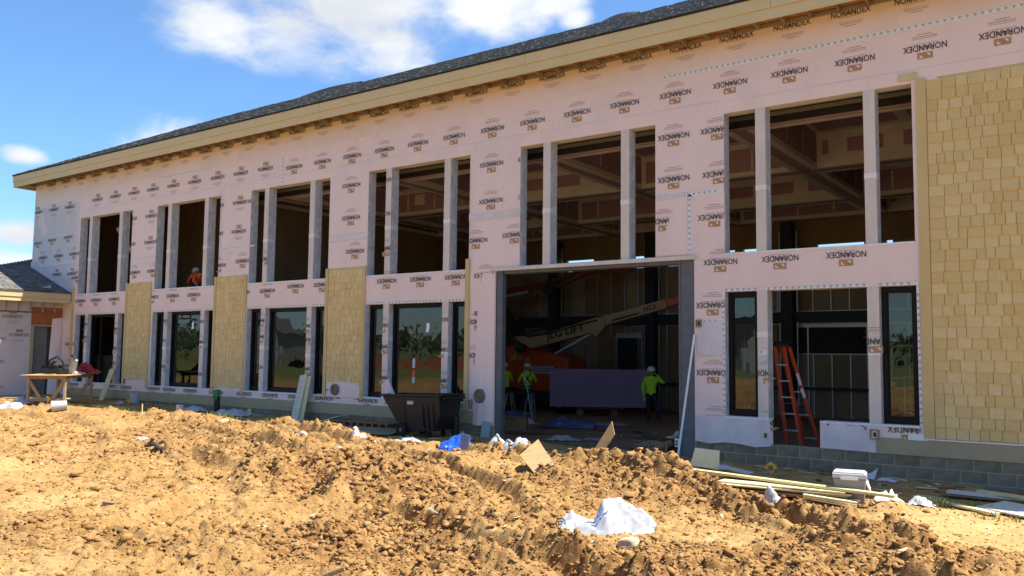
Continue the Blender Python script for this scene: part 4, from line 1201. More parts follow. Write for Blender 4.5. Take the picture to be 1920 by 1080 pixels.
for key, name, mt in ((0, 'printed_name', 'ink_grey'), (1, 'printed_logo', 'logo')):
    VV = []; FF = []; off = 0
    for W, T in WP[key]: VV.append(W); FF.append(T+off); off += len(W)
    o = np_mesh(name, np.concatenate(VV), np.concatenate(FF), M[mt], smooth=False)
    o.parent = WING; o.matrix_parent_inverse = Matrix.Translation((33, 3, 0)); o['kind'] = 'stuff'
b = MB(); b.box(EX-.02, EX+.03, -5.34, -.04, 3.93, 4.14); wpart(b, 'fascia', M['fascia'])
b = MB(); b.box(EX-.04, EX+.005, -5.34, -.04, 3.78, 3.928); wpart(b, 'fascia', M['fascia'])
b = MB(); b.box(EX-.02, EX+.05, -5.34, -.03, 4.142, 4.17); wpart(b, 'drip_edge', M['felt'])
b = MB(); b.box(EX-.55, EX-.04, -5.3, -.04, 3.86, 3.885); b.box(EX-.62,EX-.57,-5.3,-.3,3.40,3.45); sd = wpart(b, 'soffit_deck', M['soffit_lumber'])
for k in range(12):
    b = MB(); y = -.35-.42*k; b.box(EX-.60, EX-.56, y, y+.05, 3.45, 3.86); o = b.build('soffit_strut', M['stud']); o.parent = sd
b = MB()
zr = lambda x: 4.15 + WS*(EX-x)
# roof slope facing right, cut by a hip towards the viewer
hipy = lambda x: -5.3 + (EX-x)*1.31
xt = -36.2
b.add([(EX+.05,-.012,zr(EX+.05)),(EX+.05,hipy(EX+.05),zr(EX+.05)),(xt,hipy(xt),zr(xt)),(xt,-.012 if hipy(xt) < -.012 else hipy(xt),zr(xt))], [(0,1,2,3)])
x_h = EX - 5.288/1.31                       # where the hip reaches the front wall's plane
b = MB()
P0 = (EX+.05,-.012,zr(EX+.05)); P1 = (EX+.05,-5.34,zr(EX+.05)); P2 = (-34.70,-.012,zr(-34.70)); P3 = (x_h,hipy(x_h),zr(x_h)); P4 = (-36.3,hipy(-36.3),zr(-36.3)); P5 = (-34.70, 1.0, zr(-34.70))
P5 = (-34.72,hipy(-36.3),zr(-34.72))
b.add([P0, P1, P3, P2], [(0,3,2,1)]); b.add([P2, P3, P4, P5], [(0,3,2,1)])
b.add([P1, P4, (-40,-5.34,4.15), ], [(0,1,2)])
wroof = wpart(b, 'roof', M['felt'])
sg = MB(); n = 34; ex = 4.8/n
for r in range(n):
    xa, xb = EX+.05-r*ex, EX+.05-(r+1)*ex
    y = hipy(xa); ymax = -.014 if xa > -34.70 else hipy(-36.3)
    while y < ymax:
        w2 = random.uniform(.2, .45); t = random.choice((.012, .014, .026)); y2 = min(y+w2, ymax)
        if y2-y > .03: sg.add([(xa+.01, y, zr(xa)+t), (xa+.01, y2-.008, zr(xa)+t), (xb-.01, y2-.008, zr(xb)+.012), (xb-.01, y, zr(xb)+.012), (xa+.01, y, zr(xa)-.004), (xa+.01, y2-.008, zr(xa)-.004)], [(3,2,1,0), (0,1,5,4), (0,4,3), (1,2,5)])
        y += w2
o = sg.build('shingles', M['shingle'], fix=False); o.parent = wroof; o['kind'] = 'stuff'
b = MB()
for q in range(12):                          # strip of flashing film where the roof meets the front wall
    xa = EX-.02-q*.27; xb = xa-.27
    b.add([(xa,-.02,zr(xa)+.02),(xb,-.02,zr(xb)+.02),(xb,-.016,zr(xb)+.22),(xa,-.016,zr(xa)+.22)], [(0,1,2,3)])
wpart(b, 'roof_flashing', M['wrap_white'], fix=False)
b = MB(); X_, Y_ = -31.95, -.75; z_ = zr(X_)
b.add([(X_, Y_-.16, z_+.03), (X_+.16, Y_+.12, z_+.0), (X_-.05, Y_+.22, z_+.14), (X_-.12, Y_-.02, z_+.06)], [(0,1,2),(0,2,3)])
o = b.build('plastic_scrap', M['white_plastic'], fix=False); tag(o, 'small white plastic scrap caught on the dark roof of the low wing', 'scrap')
# ------------------------------------------------------------------ people
def skin_body(J, E, R, region, mats, extra=None):
    """J joints, E edges, R radii -> one continuous mesh; region(co) -> material index"""
    names = list(J); idx = {n: i for i, n in enumerate(names)}
    me = bpy.data.meshes.new('figure'); me.from_pydata([J[n] for n in names], [(idx[a], idx[b]) for a, b in E], [])
    ob = bpy.data.objects.new('figure', me); COL.objects.link(ob)
    sk = ob.modifiers.new('skin', 'SKIN'); sk.use_smooth_shade = True
    for n in names:
        r = R[n]; sv = me.skin_vertices[0].data[idx[n]]
        sv.radius = r if isinstance(r, tuple) else (r, r); sv.use_root = (n == 'pelvis')
    sb = ob.modifiers.new('sub', 'SUBSURF'); sb.levels = 2; sb.render_levels = 2
    dg = bpy.context.evaluated_depsgraph_get(); dg.update()
    out = bpy.data.meshes.new_from_object(ob.evaluated_get(dg))
    bpy.data.objects.remove(ob)
    out.materials.clear()
    for m_ in mats: out.materials.append(m_)
    for p in out.polygons:
        p.material_index = region(p.center); p.use_smooth = True
    return out

def seg_d(p, a, b):
    a = Vector(a); b = Vector(b); d = b-a; t = max(0, min(1, (p-a).dot(d)/max(d.length_squared, 1e-9)))
    return (p-a-d*t).length

def person(pose, loc, rz, shirt, label, sleeves=True, helmet=True, straps=False, hair=False, group=None, scale=1.0):
    """the figure faces +Y; z = 0 under the feet"""
    P = dict(pose)
    J = {k: Vector(v) for k, v in P.items()}
    E = [('pelvis','belly'),('belly','chest'),('chest','neck'),('neck','chin'),('chin','skull'),('skull','crown'),('chin','nose')]
    R = {'pelvis': (.155,.115), 'belly': (.140,.105), 'chest': (.165,.115), 'neck': .055, 'chin': .072, 'skull': .092, 'crown': .062, 'nose': .016}
    J['chin'] = J['neck'] + (J['crown']-J['neck'])*.36; J['skull'] = J['neck'] + (J['crown']-J['neck'])*.70
    fwd = Vector(P.get('face', (0, 1, 0))).normalized(); J.pop('face', None)
    J['chin'] += fwd*.03
    J['nose'] = J['skull'] + fwd*.105 - Vector((0,0,.03))
    for s in 'lr':
        E += [('chest','sho_'+s),('sho_'+s,'elb_'+s),('elb_'+s,'wri_'+s),('wri_'+s,'palm_'+s),('pelvis','hip_'+s),('hip_'+s,'kne_'+s),('kne_'+s,'ank_'+s),('ank_'+s,'toe_'+s)]
        R.update({'sho_'+s: .072, 'elb_'+s: .050, 'wri_'+s: .034, 'palm_'+s: (.040,.020), 'hip_'+s: .098, 'kne_'+s: .066, 'ank_'+s: .052, 'toe_'+s: .042})
        d = (J['wri_'+s]-J['elb_'+s]).normalized(); J['palm_'+s] = J['wri_'+s] + d*.085
        J['toe_'+s] = J.get('toe_'+s, J['ank_'+s] + Vector((.02 if s == 'r' else -.02, .17, -.045)))
    arms = [(J['sho_'+s], J['elb_'+s], J['wri_'+s], J['palm_'+s]) for s in 'lr']
    def region(c):
        dh = min(seg_d(c, J['neck']+Vector((0,0,.02)), J['skull']), seg_d(c, J['skull'], J['crown']))
        da1 = min(seg_d(c, a[0], a[1]) for a in arms); da2 = min(seg_d(c, a[1], a[2]) for a in arms); dp = min(seg_d(c, a[2]+(a[3]-a[2])*.25, a[3]) for a in arms)
        dt = min(seg_d(c, J['pelvis']+Vector((0,0,.06)), J['belly']), seg_d(c, J['belly'], J['chest']), seg_d(c, J['chest'], J['sho_l']), seg_d(c, J['chest'], J['sho_r']), seg_d(c, J['chest'], J['neck']-Vector((0,0,.05))))-.06
        dl = min(min(seg_d(c, J['hip_'+s], J['kne_'+s]), seg_d(c, J['kne_'+s], J['ank_'+s]+(J['kne_'+s]-J['ank_'+s])*.2), seg_d(c, J['pelvis']-Vector((0,0,.03)), J['hip_'+s])) for s in 'lr')-.03
        df = min(seg_d(c, J['ank_'+s], J['toe_'+s]) for s in 'lr')
        opts = [(dh-.03, 2), (da1-.03, 0), (da2-.02, 0 if sleeves else 2), (dp-.02, 2), (dt, 0), (dl, 1), (df-.02, 3)]
        return min(opts)[1]
    body = skin_body(J, E, R, region, [M[shirt], M['jeans'], M['skin'], M['boot']])
    # hands: four unequal fingers and a thumb, ears and eyes, joined into the one body mesh
    mb = MB()
    for s in 'lr':
        w, p = J['wri_'+s], J['palm_'+s]; d = (p-w).normalized()
        side = d.cross(Vector((0,0,1))); side = side.normalized() if side.length > .1 else Vector((0,1,0))
        curl = d.cross(side).normalized()
        for k, (o, L) in enumerate(((-.030,.070),(-.010,.082),(.011,.076),(.030,.060))):
            a = p + side*o; b_ = a + d*L*.55 + curl*.012; c_ = b_ + d*L*.35 + curl*.030
            mb.tube([a-d*.02, b_, c_], [.0095,.0085,.007], 6, 2)
        t0 = w + d*.03 + side*(-.028); mb.tube([t0, t0+d*.035-side*.022, t0+d*.06-side*.020+curl*.02], [.011,.010,.008], 6, 2)
    up = (J['crown']-J['chin']).normalized(); rt = fwd.cross(up).normalized()
    for q in (-1, 1):
        e = J['skull'] + rt*(.088*q) - up*.03
        mb.tube([e-up*.03, e+rt*(.012*q), e+up*.03], [.010,.016,.010], 6, 2)
        eye = J['skull'] + fwd*.088 + rt*(.032*q) - up*.005
        mb.tube([eye-rt*.010, eye, eye+rt*.010], [.004,.008,.004], 6, 4)
    bm = bmesh.new(); bm.from_mesh(body); tmp = mb.mesh('bits', [M[shirt]]); tmp.materials.clear()
    bm2 = bmesh.new(); bm2.from_mesh(tmp); bm2.to_mesh(tmp); bm2.free()
    bm.from_mesh(tmp); bm.to_mesh(body); bm.free()
    body.materials.append(M['black'])
    o = link('person', body); o.location = loc; o.rotation_euler = (0, 0, rz); o.scale = (scale,)*3
    tag(o, label, 'person', group)
    if helmet or hair:
        h = MB(); c = J['skull'] + up*.015
        rot = Matrix.Rotation(0, 4, 'X'); q4 = Vector((0,0,1)).rotation_difference(up).to_matrix().to_4x4()
        prof = [(.125,-.010),(.150,.0),(.128,.012),(.124,.05),(.108,.09),(.070,.118),(.022,.130)] if helmet else [(.10,-.03),(.108,.02),(.095,.07),(.05,.10)]
        h.lathe(prof, c, 18, 0, q4)
        if helmet: h.box(-.06,.06,.11,.20,-.008,.004, 0, Matrix.Translation(c) @ q4)
        ho = h.build('helmet' if helmet else 'hair', M['helmet'] if helmet else M['hair'], o, smooth=True)
    if straps:
        h = MB(); cz = J['chest'].z
        for q in (-1, 1):
            pts = [(.13*q, -.02, cz+.17), (.10*q, -.115, cz+.12), (.0, -.135, cz-.02), (-.10*q, -.120, cz-.19), (-.13*q, -.06, cz-.28)]
            for a, b_ in zip(pts[:-1], pts[1:]): h.bar(a, b_, .035, .012, 0, (0,-1,0))
        h.tube([(.155*math.cos(t)*1.08, .115*math.sin(t)*1.1, cz-.30) for t in np.linspace(0, 2*math.pi, 17)], .022, 6)
        h.build('harness', M['black'], o)
    return o

STAND = dict(pelvis=(0,0,.95), belly=(0,.01,1.10), chest=(0,0,1.30), neck=(0,.0,1.49), crown=(0,.02,1.73), sho_l=(-.18,0,1.41), sho_r=(.18,0,1.41),
             elb_l=(-.25,-.02,1.13), elb_r=(.25,-.02,1.13), wri_l=(-.25,.06,.89), wri_r=(.25,.06,.89), hip_l=(-.10,0,.90), hip_r=(.10,0,.90),
             kne_l=(-.12,.02,.49), kne_r=(.12,.02,.49), ank_l=(-.13,-.03,.09), ank_r=(.13,-.03,.09))
phone = dict(STAND); phone.update(elb_r=(.40,.04,1.28), wri_r=(.19,.12,1.50), elb_l=(-.26,-.05,1.14), wri_l=(-.22,.0,.88), ank_l=(-.10,.05,.09), kne_l=(-.10,.08,.49), ank_r=(.24,-.10,.09), kne_r=(.17,-.02,.49), face=(-.15,1,0))
work = dict(STAND); work.update(elb_l=(-.30,.06,1.16), elb_r=(.30,.06,1.16), wri_l=(-.20,.30,1.08), wri_r=(.20,.30,1.08), crown=(0,.08,1.72), face=(0,1,-.3))
view = lambda x, y: math.atan2(y+16.02, x) - math.pi/2
p2 = person(phone, (-11.85, 7.75, .02), view(-11.85, 7.75)-.1, 'hivis', 'worker in long-sleeved yellow shirt and white hard hat, one hand at the ear', group='workers in yellow shirts inside the tall opening', scale=.98)
b = MB(); b.box(.150,.165,.10,.18,1.47,1.60); ph = b.build('phone', M['black']); ph.location = p2.location; ph.rotation_euler = p2.rotation_euler; ph.scale = p2.scale; tag(ph, 'black phone held to the ear of the worker in the long-sleeved shirt', 'phone')
person(work, (-16.75, 8.2, .02), view(-16.75, 8.2), 'hivis', 'worker in a yellow T-shirt with black crossed braces, standing at the folding stand', sleeves=False, straps=True, group='workers in yellow shirts inside the tall opening')
person(work, (-17.98, 8.6, .02), view(-17.98, 8.6)+.4, 'hivis', 'worker in a yellow shirt half hidden behind the left steel jamb of the tall opening', sleeves=False, group='workers in yellow shirts inside the tall opening')
kneel = dict(pelvis=(0,-.05,.34), belly=(0,.05,.44), chest=(0,.20,.55), neck=(0,.32,.64), crown=(0,.46,.80), sho_l=(-.18,.22,.60), sho_r=(.18,.22,.60),
             elb_l=(-.27,.34,.40), elb_r=(.27,.34,.40), wri_l=(-.18,.50,.26), wri_r=(.18,.50,.26), hip_l=(-.10,-.03,.32), hip_r=(.10,-.03,.32),
             kne_l=(-.15,.30,.10), kne_r=(.15,.30,.10), ank_l=(-.14,-.12,.09), ank_r=(.14,-.12,.09), toe_l=(-.14,-.27,.05), toe_r=(.14,-.27,.05), face=(0,.8,-.5))
person(kneel, (-25.55, 1.25, 4.06), math.radians(70), 'hivis_orange', 'crouching worker in orange and white hard hat at the upper window sill', group='workers in orange at the upper window', scale=1.0)
person(kneel, (-25.15, .95, 4.06), math.radians(-110), 'hivis_orange', 'bent-over worker in orange without a hard hat at the upper window sill', helmet=False, hair=True, group='workers in orange at the upper window', scale=.85)
# ------------------------------------------------------------------ inside the tall opening
FZ = .02
def flat_text(body, width, height, M4, name, material, parent):
    V, T = text_tris(body, width, height, .025)
    P = np.array([(M4 @ Vector((x, y, 0)))[:] for x, y in V])
    o = np_mesh(name, P, T, material, smooth=False); o.parent = parent
    return o
lift = tag(empty('boom_lift', (-17.5, 11.0, FZ)), 'orange boom lift with a long cream boom raised across the tall opening', 'boom lift')
L0 = Matrix.Translation((17.5, -11.0, -FZ))
def lpart(mb, name, mats, par=None, **kw):
    o = mb.build(name, mats, None, **kw); o.parent = par or lift
    if par is None: o.matrix_parent_inverse = L0
    return o
b = MB()      # turret cover: sloping hood
b.prism([(-19.25,10.3,.75),(-19.25,10.3,2.42),(-18.9,10.3,2.48),(-17.0,10.3,2.16),(-16.45,10.3,1.95),(-16.4,10.3,.75)], (0,0,0), (0,1.25,0)); tur = lpart(b, 'turret', M['lift_orange'], bevel=.06)
b = MB(); b.box(-18.0,-17.05,10.285,10.298,1.42,1.68); lpart(b, 'decal', M['light_grey'], tur)
for q in range(3): 
    b = MB(); b.box(-17.93,-17.12,10.280,10.284,1.47+.065*q,1.505+.065*q); lpart(b, 'decal_print', M['ink_grey'], tur)
b = MB(); b.box(-19.0,-18.7,10.29,10.297,1.9,2.1); b.box(-18.6,-18.45,10.29,10.297,1.9,2.05); b.box(-18.3,-18.1,10.29,10.297,1.82,2.0); lpart(b, 'decal', M['lift_cream'], tur)
b = MB(); b.box(-19.2,-16.2,10.25,11.7,.38,.72); lpart(b, 'chassis', M['dark_steel'])
for x in (-18.8,-16.6):
    for y in (10.1, 11.6):
        w = MB(); w.lathe([(.05,-.14),(.40,-.14),(.44,-.09),(.44,.09),(.40,.14),(.05,.14)], (x, y, .44+FZ), 20, 0, Matrix.Rotation(math.radians(90), 4, 'X')); wo = lpart(w, 'wheel', M['rubber'])
        w = MB(); w.lathe([(.03,-.15),(.24,-.15),(.24,.15),(.03,.15)], (x, y, .44+FZ), 16, 0, Matrix.Rotation(math.radians(90), 4, 'X')); lpart(w, 'rim', M['lift_cream'], wo)
b = MB()      # main boom: deep root section, then the slimmer extension, then the red tip
ya, yb = 9.4, 9.72
b.prism([(-18.25,ya,2.72),(-17.45,ya,2.33),(-14.98,ya,2.86),(-14.75,ya,2.72),(-14.4,ya,3.10),(-14.45,ya,3.34),(-14.75,ya,3.40),(-17.3,ya,2.74),(-18.0,ya,2.78)], (0,0,0), (0,yb-ya,0)); bo = lpart(b, 'boom', M['lift_cream'], bevel=.015)
b = MB(); b.prism([(-14.9,ya+.05,3.02),(-12.15,ya+.05,3.66),(-12.22,ya+.05,3.95),(-14.9,ya+.05,3.34)], (0,0,0), (0,.22,0)); bx = lpart(b, 'boom_extension', M['lift_cream'])
b = MB(); b.prism([(-14.2,ya+.035,3.24),(-13.2,ya+.035,3.47),(-13.1,ya+.035,3.54),(-14.1,ya+.035,3.33)], (0,0,0), (0,.012,0)); lpart(b, 'slot', M['felt'], bx)
b = MB(); b.prism([(-12.18,ya+.08,3.70),(-10.6,ya+.08,4.06),(-10.65,ya+.08,4.28),(-12.22,ya+.08,3.92)], (0,0,0), (0,.17,0)); lpart(b, 'boom_tip', M['lift_orange'])
ang = math.atan2(.53, 2.47)
TM = Matrix.Translation((-16.0, ya-.006, 2.88)) @ Matrix.Rotation(-ang, 4, 'Y') @ Matrix.Rotation(math.radians(90), 4, 'X')
flat_text('JLG LIFT', 1.6, .33, TM, 'lettering', M['black'], bo)
TM = Matrix.Translation((-12.75, ya+.044, 3.68)) @ Matrix.Rotation(-ang, 4, 'Y') @ Matrix.Rotation(math.radians(90), 4, 'X')
flat_text('HC3', .42, .16, TM, 'lettering', M['black'], bx)
b = MB(); b.bar((-16.5,9.55,2.15),(-15.0,9.55,2.86),.06,.06); lpart(b, 'lift_cylinder', M['alu'])
b = MB(); b.tube([(-17.6,9.38,2.75),(-16.6,9.36,2.86),(-15.6,9.37,3.12),(-14.7,9.36,3.30)], .025, 6); b.tube([(-17.9,9.5,2.85),(-17.2,9.45,2.98),(-16.0,9.5,3.16),(-14.8,9.5,3.46)], .02, 6); lpart(b, 'hose', M['black'])
b = MB(); b.bar((-18.1,9.55,2.5),(-18.6,10.6,2.3),.3,.35); b.bar((-18.7,11.3,2.3),(-21.2,11.9,4.55),.28,.3); lpart(b, 'riser', M['dark_steel'])
b = MB(); b.bar((-21.3,11.95,4.50),(-18.4,12.0,4.88),.2,.26); ub = lpart(b, 'upper_boom', M['lift_red'])
b = MB(); b.bar((-20.6,11.82,4.42),(-19.3,11.85,4.60),.05,.10); lpart(b, 'cylinder', M['alu'], ub)
b = MB(); b.prism([(-18.7,11.85,4.55),(-18.2,11.85,4.45),(-17.95,11.85,4.85),(-18.35,11.85,5.1)], (0,0,0), (0,.3,0)); lpart(b, 'knuckle', M['dark_steel'])
b = MB(); b.bar((-18.2,12.0,4.98),(-16.9,12.0,5.34),.16,.14); b.bar((-18.1,12.0,4.72),(-16.8,12.0,5.16),.14,.10); b.bar((-16.95,12.0,5.28),(-14.6,12.0,5.27),.18,.24); lpart(b, 'jib', M['lift_red'])
b = MB()
for x in (-10.4,-9.6): 
    b.bar((x,9.2,4.15),(x,9.2,5.3),.04,.04); b.bar((x,9.9,4.15),(x,9.9,5.3),.04,.04)
for z in (4.7,5.3):
    b.bar((-10.4,9.2,z),(-9.6,9.2,z),.04,.04); b.bar((-10.4,9.9,z),(-9.6,9.9,z),.04,.04)
b.box(-10.42,-9.58,9.18,9.92,4.12,4.17); lpart(b, 'platform', M['lift_orange'])

# drywall sheets standing on a cart
A = Vector((-16.2, 8.75, 0)); Bv = Vector((-13.3, 10.45, 0)); dr = (Bv-A).normalized(); nr_ = Vector((-dr.y, dr.x, 0))
for k in range(4):
    b = MB(); o0 = A + nr_*(.014*k) + dr*(.012*((k*7) % 3)); L = 3.36
    p = [o0, o0+dr*L, o0+dr*L+nr_*.0125, o0+nr_*.0125]; t = nr_*.06
    b.add([(q.x, q.y, .34) for q in p] + [(q.x+t.x, q.y+t.y, 1.63) for q in p], [(0,3,2,1),(4,5,6,7),(0,1,5,4),(1,2,6,5),(2,3,7,6),(3,0,4,7)])
    o = b.build('drywall_sheet', M['purple_sheet'])
    tag(o, 'front purple drywall sheet standing upright on the cart' if k == 0 else ('second', 'third', 'rearmost')[k-1]+' purple drywall sheet of the upright stack on the cart', 'drywall sheet', 'purple drywall sheets on the cart')
cartd = tag(empty('drywall_cart', tuple(A)), 'low cart carrying the upright purple drywall sheets', 'cart')
def cpart(mb, name, mats): 
    o = mb.build(name, mats); o.parent = cartd; o.matrix_parent_inverse = Matrix.Translation(-A); return o
b = MB(); b.bar(A+dr*.9+Vector((0,0,.30))+nr_*.05, A+dr*2.5+Vector((0,0,.30))+nr_*.05, .3, .06); b.bar(A+dr*.6+nr_*.4+Vector((0,0,.3)), A+dr*.6+nr_*.4+Vector((0,0,1.5)), .05, .05); b.bar(A+dr*.6+nr_*.2+Vector((0,0,.3)), A+dr*.6+nr_*.42+Vector((0,0,.3)), .05, .05); cpart(b, 'frame', M['dark_steel'])
for s in (1.05, 2.2):
    w = MB(); c = A+dr*s+nr_*.02
    w.lathe([(.03,-.03),(.13,-.03),(.13,.03),(.03,.03)], (c.x, c.y, .15), 14, 0, Matrix.Rotation(math.atan2(dr.y, dr.x), 4, 'Z') @ Matrix.Rotation(math.radians(90), 4, 'X')); cpart(w, 'caster', M['wood_dark'])

# folding stand in front of the worker with braces
st = tag(empty('folding_stand', (-15.7, 6.4, FZ)), 'folding work stand with pale A-frame legs before the worker with braces', 'stand')
def spart(mb, name, m_): 
    o = mb.build(name, m_); o.parent = st; return o
b = MB(); b.box(-.75,.75,-.12,.12,.86,.90); spart(b, 'top', M['dark_steel'])
for x in (-.45, .35):
    b = MB(); b.bar((x-.05,-.1,.86),(x-.22,-.15,.0),.035,.02); b.bar((x+.05,-.1,.86),(x+.22,-.15,.0),.035,.02); b.bar((x-.17,-.13,.24),(x+.17,-.13,.24),.03,.02); b.bar((x,.1,.86),(x,.3,.0),.03,.02); spart(b, 'leg', M['alu'])
b = MB(); b.tube([(-14.95,5.9,.04),(-15.42,6.1,1.62)], .022, 8); o = b.build('floor_pole', M['alu']); tag(o, 'pale pole leaning on the folding stand before the worker with braces', 'pole')

# heap of crumpled sheeting, box and offcuts on the floor
def crumple(name, c, sx, sy, h, material, seed, n=22, label=None, cat=None, rz=0.0, z0=None, peaks=None, fold=.5, group=None, build=True):
    """a crumpled sheet: ragged outline, peaks and sharp folds"""
    V = []; F = []
    for j in range(n+1):
        for i in range(n+1):
            u, v = i/n*2-1, j/n*2-1
            rr = 1 + .28*float(vn(u*1.7+seed, v*1.7, seed)) 
            # squircle towards a ragged rectangle
            k = .86 + .14*abs(u*v); x = u*sx*rr*k; y = v*sy*rr*k
            hh = 0.0
            for px, py, pr, ph in (peaks or [(-.45, .25, .55, .55), (.45, -.1, .5, .5), (.1, .5, .6, .3)]):
                hh += ph*math.exp(-((u-px)**2+(v-py)**2)/(pr*pr))
            e = max(0.0, 1-max(abs(u), abs(v))**5)
            f = .9*(1-abs(float(vn(u*1.5+seed, v*1.5, seed+1)))*1.8) + .40*abs(float(vn(u*3.3+.5*v, v*3.3+seed, seed+2))) + .16*abs(float(vn(u*7.5, v*7.5, seed+3)))
            z = h*hh*(.45+.55*e) + h*fold*f*(.25+.75*e)
            x += .12*sx*float(vn(u*4, v*4, seed+7)); y += .12*sy*float(vn(u*4, v*4, seed+8))
            V.append((x, y, z))
    for j in range(n):
        for i in range(n):
            k = j*(n+1)+i; F.append((k, k+1, k+n+2, k+n+1))
    V = np.array(V); ca, sa = math.cos(rz), math.sin(rz)
    X = V[:, 0]*ca - V[:, 1]*sa; Y = V[:, 0]*sa + V[:, 1]*ca
    base = hgt_full(X+c[0], Y+c[1]) if z0 is None else np.full(len(X), z0)
    base = np.maximum(base, base.mean()-.05)
    Z = base + V[:, 2] + .006
    loc = (c[0], c[1], float(base.mean()))
    o = np_mesh(name, np.stack([X, Y, Z-loc[2]], 1), np.array(F), material, smooth=True)
    o.location = loc
    if label: tag(o, label, cat, group)
    return o
crumple('blue_sheeting', (-13.1, 5.1), .85, .55, .22, M['dark_blue'], 3, 26, 'heap of crumpled dark blue plastic sheeting on the floor of the tall opening', 'plastic sheet', .5, FZ)
crumple('blue_sheeting', (-15.9, 6.2), .6, .5, .25, M['dark_blue'], 5, 22, 'small crumple of dark blue plastic under the folding stand', 'plastic sheet', .2, FZ)
crumple('plastic_bag', (-14.9, 5.3), .5, .3, .18, M['wrap_grey'], 8, 20, 'grey crumpled plastic between the folding stand and the cardboard box', 'plastic bag', .4, FZ)
crumple('plastic_bag', (-11.2, 1.7), .45, .22, .10, M['white_plastic'], 9, 20, 'torn white plastic on the soil just inside the tall opening', 'plastic bag', .3, .03)
b = MB(); b.box(-.28,.28,-.2,.2,0,.34); b.box(-.29,-.02,-.36,-.2,.33,.345); b.bar((-.27,-.2,.34),(-.42,-.2,.22),.012,.3); o = b.build('cardboard_box', M['cardboard'], loc=(-13.9, 3.6, FZ)); o.rotation_euler = (0,0,.5); tag(o, 'open brown cardboard box on the floor beside the left steel jamb', 'box')
b = MB(); b.box(-.55,.55,-.35,.35,0,.0125); o = b.build('drywall_offcut', M['purple_sheet'], loc=(-12.1, 5.6, FZ+.03)); o.rotation_euler = (.03,.02,.3); tag(o, 'flat purple drywall offcut lying on the floor in the tall opening', 'drywall offcut')
b = MB(); b.box(-.9,.9,-.16,.16,0,.02); o = b.build('plank', M['wood_dark'], loc=(-12.9, 2.5, FZ+.03)); o.rotation_euler = (0,.02,.5); tag(o, 'dusty plank lying flat near the threshold of the tall opening', 'plank')
for x, y, w, l, rz, mt, lab in ((-11.6,4.4,.30,.45,.4,'cardboard','torn cardboard flat on the floor behind the broken boards'), (-9.4,3.4,.25,.7,-.3,'wood_dark','dark board flat on the floor towards the right steel jamb'), (-12.9,6.9,.4,.5,.9,'primer_board','pale board scrap flat on the floor by the drywall cart'), (-10.6,2.5,.2,.35,.2,'white_plastic','flat white scrap on the floor behind the threshold boards')):
    b = MB(); b.box(-l,l,-w,w,0,.02); o = b.build('floor_scrap', M[mt], loc=(x, y, FZ+.01)); o.rotation_euler = (.02,.03,rz); tag(o, lab, 'scrap')
# roots and broken timber at the right of the threshold
b = MB()
for pts, r in (([(-8.9,.9,.10),(-8.3,.55,.22),(-7.7,.55,.20),(-7.25,.4,.28)], [.07,.09,.10,.12]), ([(-8.6,.5,.06),(-8.0,.25,.16),(-7.6,.2,.34)], [.05,.07,.08]), ([(-7.8,.4,.24),(-7.5,.3,.40),(-7.35,.25,.50)], [.08,.09,.05]), ([(-8.2,.3,.0),(-8.15,.25,.30)], [.03,.03]), ([(-7.75,.15,.0),(-7.7,.15,.36)], [.03,.025])):
    b.tube(pts, r, 8)
o = b.build('driftwood', M['wood_dark'], smooth=True); tag(o, 'weathered tangle of roots and broken timber at the right of the tall opening', 'wood debris')
crumple('soil_lump', (-7.45, .35), .26, .2, .14, M['stone'], 14, 16, 'pale crumbly lump lying on top of the root tangle', 'lump', z0=.40)
b = MB(); b.bar((-11.2,1.0,.05),(-9.3,.6,.14),.16,.03); b.bar((-10.6,1.3,.05),(-8.9,1.15,.10),.12,.03); o = b.build('broken_board', M['wood_dark']); tag(o, 'broken boards lying across the threshold of the tall opening', 'broken board')

# red step ladder in the window opening by the blocks
lad = tag(empty('step_ladder', (-5.3, 1.2, FZ)), 'red fibreglass step ladder standing open in the unglazed window opening', 'ladder')
def ladp(mb, name, m_): 
    o = mb.build(name, m_); o.parent = lad; return o
H_ = 2.30
fl0, fl1 = Vector((-.16,-.30,0)), Vector((-.52,.02,H_)); fr0, fr1 = Vector((.13,-.30,0)), Vector((-.34,.02,H_))
rl0, rl1 = Vector((.02,.45,0)), Vector((-.44,.12,H_)); rr0, rr1 = Vector((.30,.45,0)), Vector((-.27,.12,H_))
for a, c in ((fl0, fl1), (fr0, fr1)):
    b = MB(); b.bar(a, c, .065, .035, 0, (0,1,0)); ladp(b, 'rail', M['red_ladder'])
for a, c in ((rl0, rl1), (rr0, rr1)):
    b = MB(); b.bar(a, c, .07, .03, 0, (0,1,0)); r_ = ladp(b, 'rear_rail', M['red_ladder'])
    if a is rr0:
        b = MB()
        for t0, t1 in ((.66,.76),(.55,.63)):
            d_ = (c-a); b.bar(a+d_*t0-Vector((0,.022,0)), a+d_*t1-Vector((0,.022,0)), .055, .02, 0, (0,1,0))
        o = b.build('sticker', M['white_paint']); o.parent = r_
for k in range(1, 7):
    t = k/7.2; b = MB(); b.bar(fl0.lerp(fl1, t), fr0.lerp(fr1, t), .08, .03); ladp(b, 'step', M['alu'])
for k in range(1, 4):
    t = k/5; b = MB(); b.bar(rl0.lerp(rl1, t), rr0.lerp(rr1, t), .03, .03); ladp(b, 'brace', M['alu'])
b = MB(); b.box(-.57,-.22,-.06,.20,H_-.01,H_+.05); b.box(-.53,-.43,-.05,.15,H_+.05,H_+.09); ladp(b, 'top_cap', M['black'])
b = MB(); b.bar(fl0.lerp(fl1,.5), rl0.lerp(rl1,.5), .02, .02); b.bar(fr0.lerp(fr1,.5), rr0.lerp(rr1,.5), .02, .02); ladp(b, 'spreader', M['alu'])
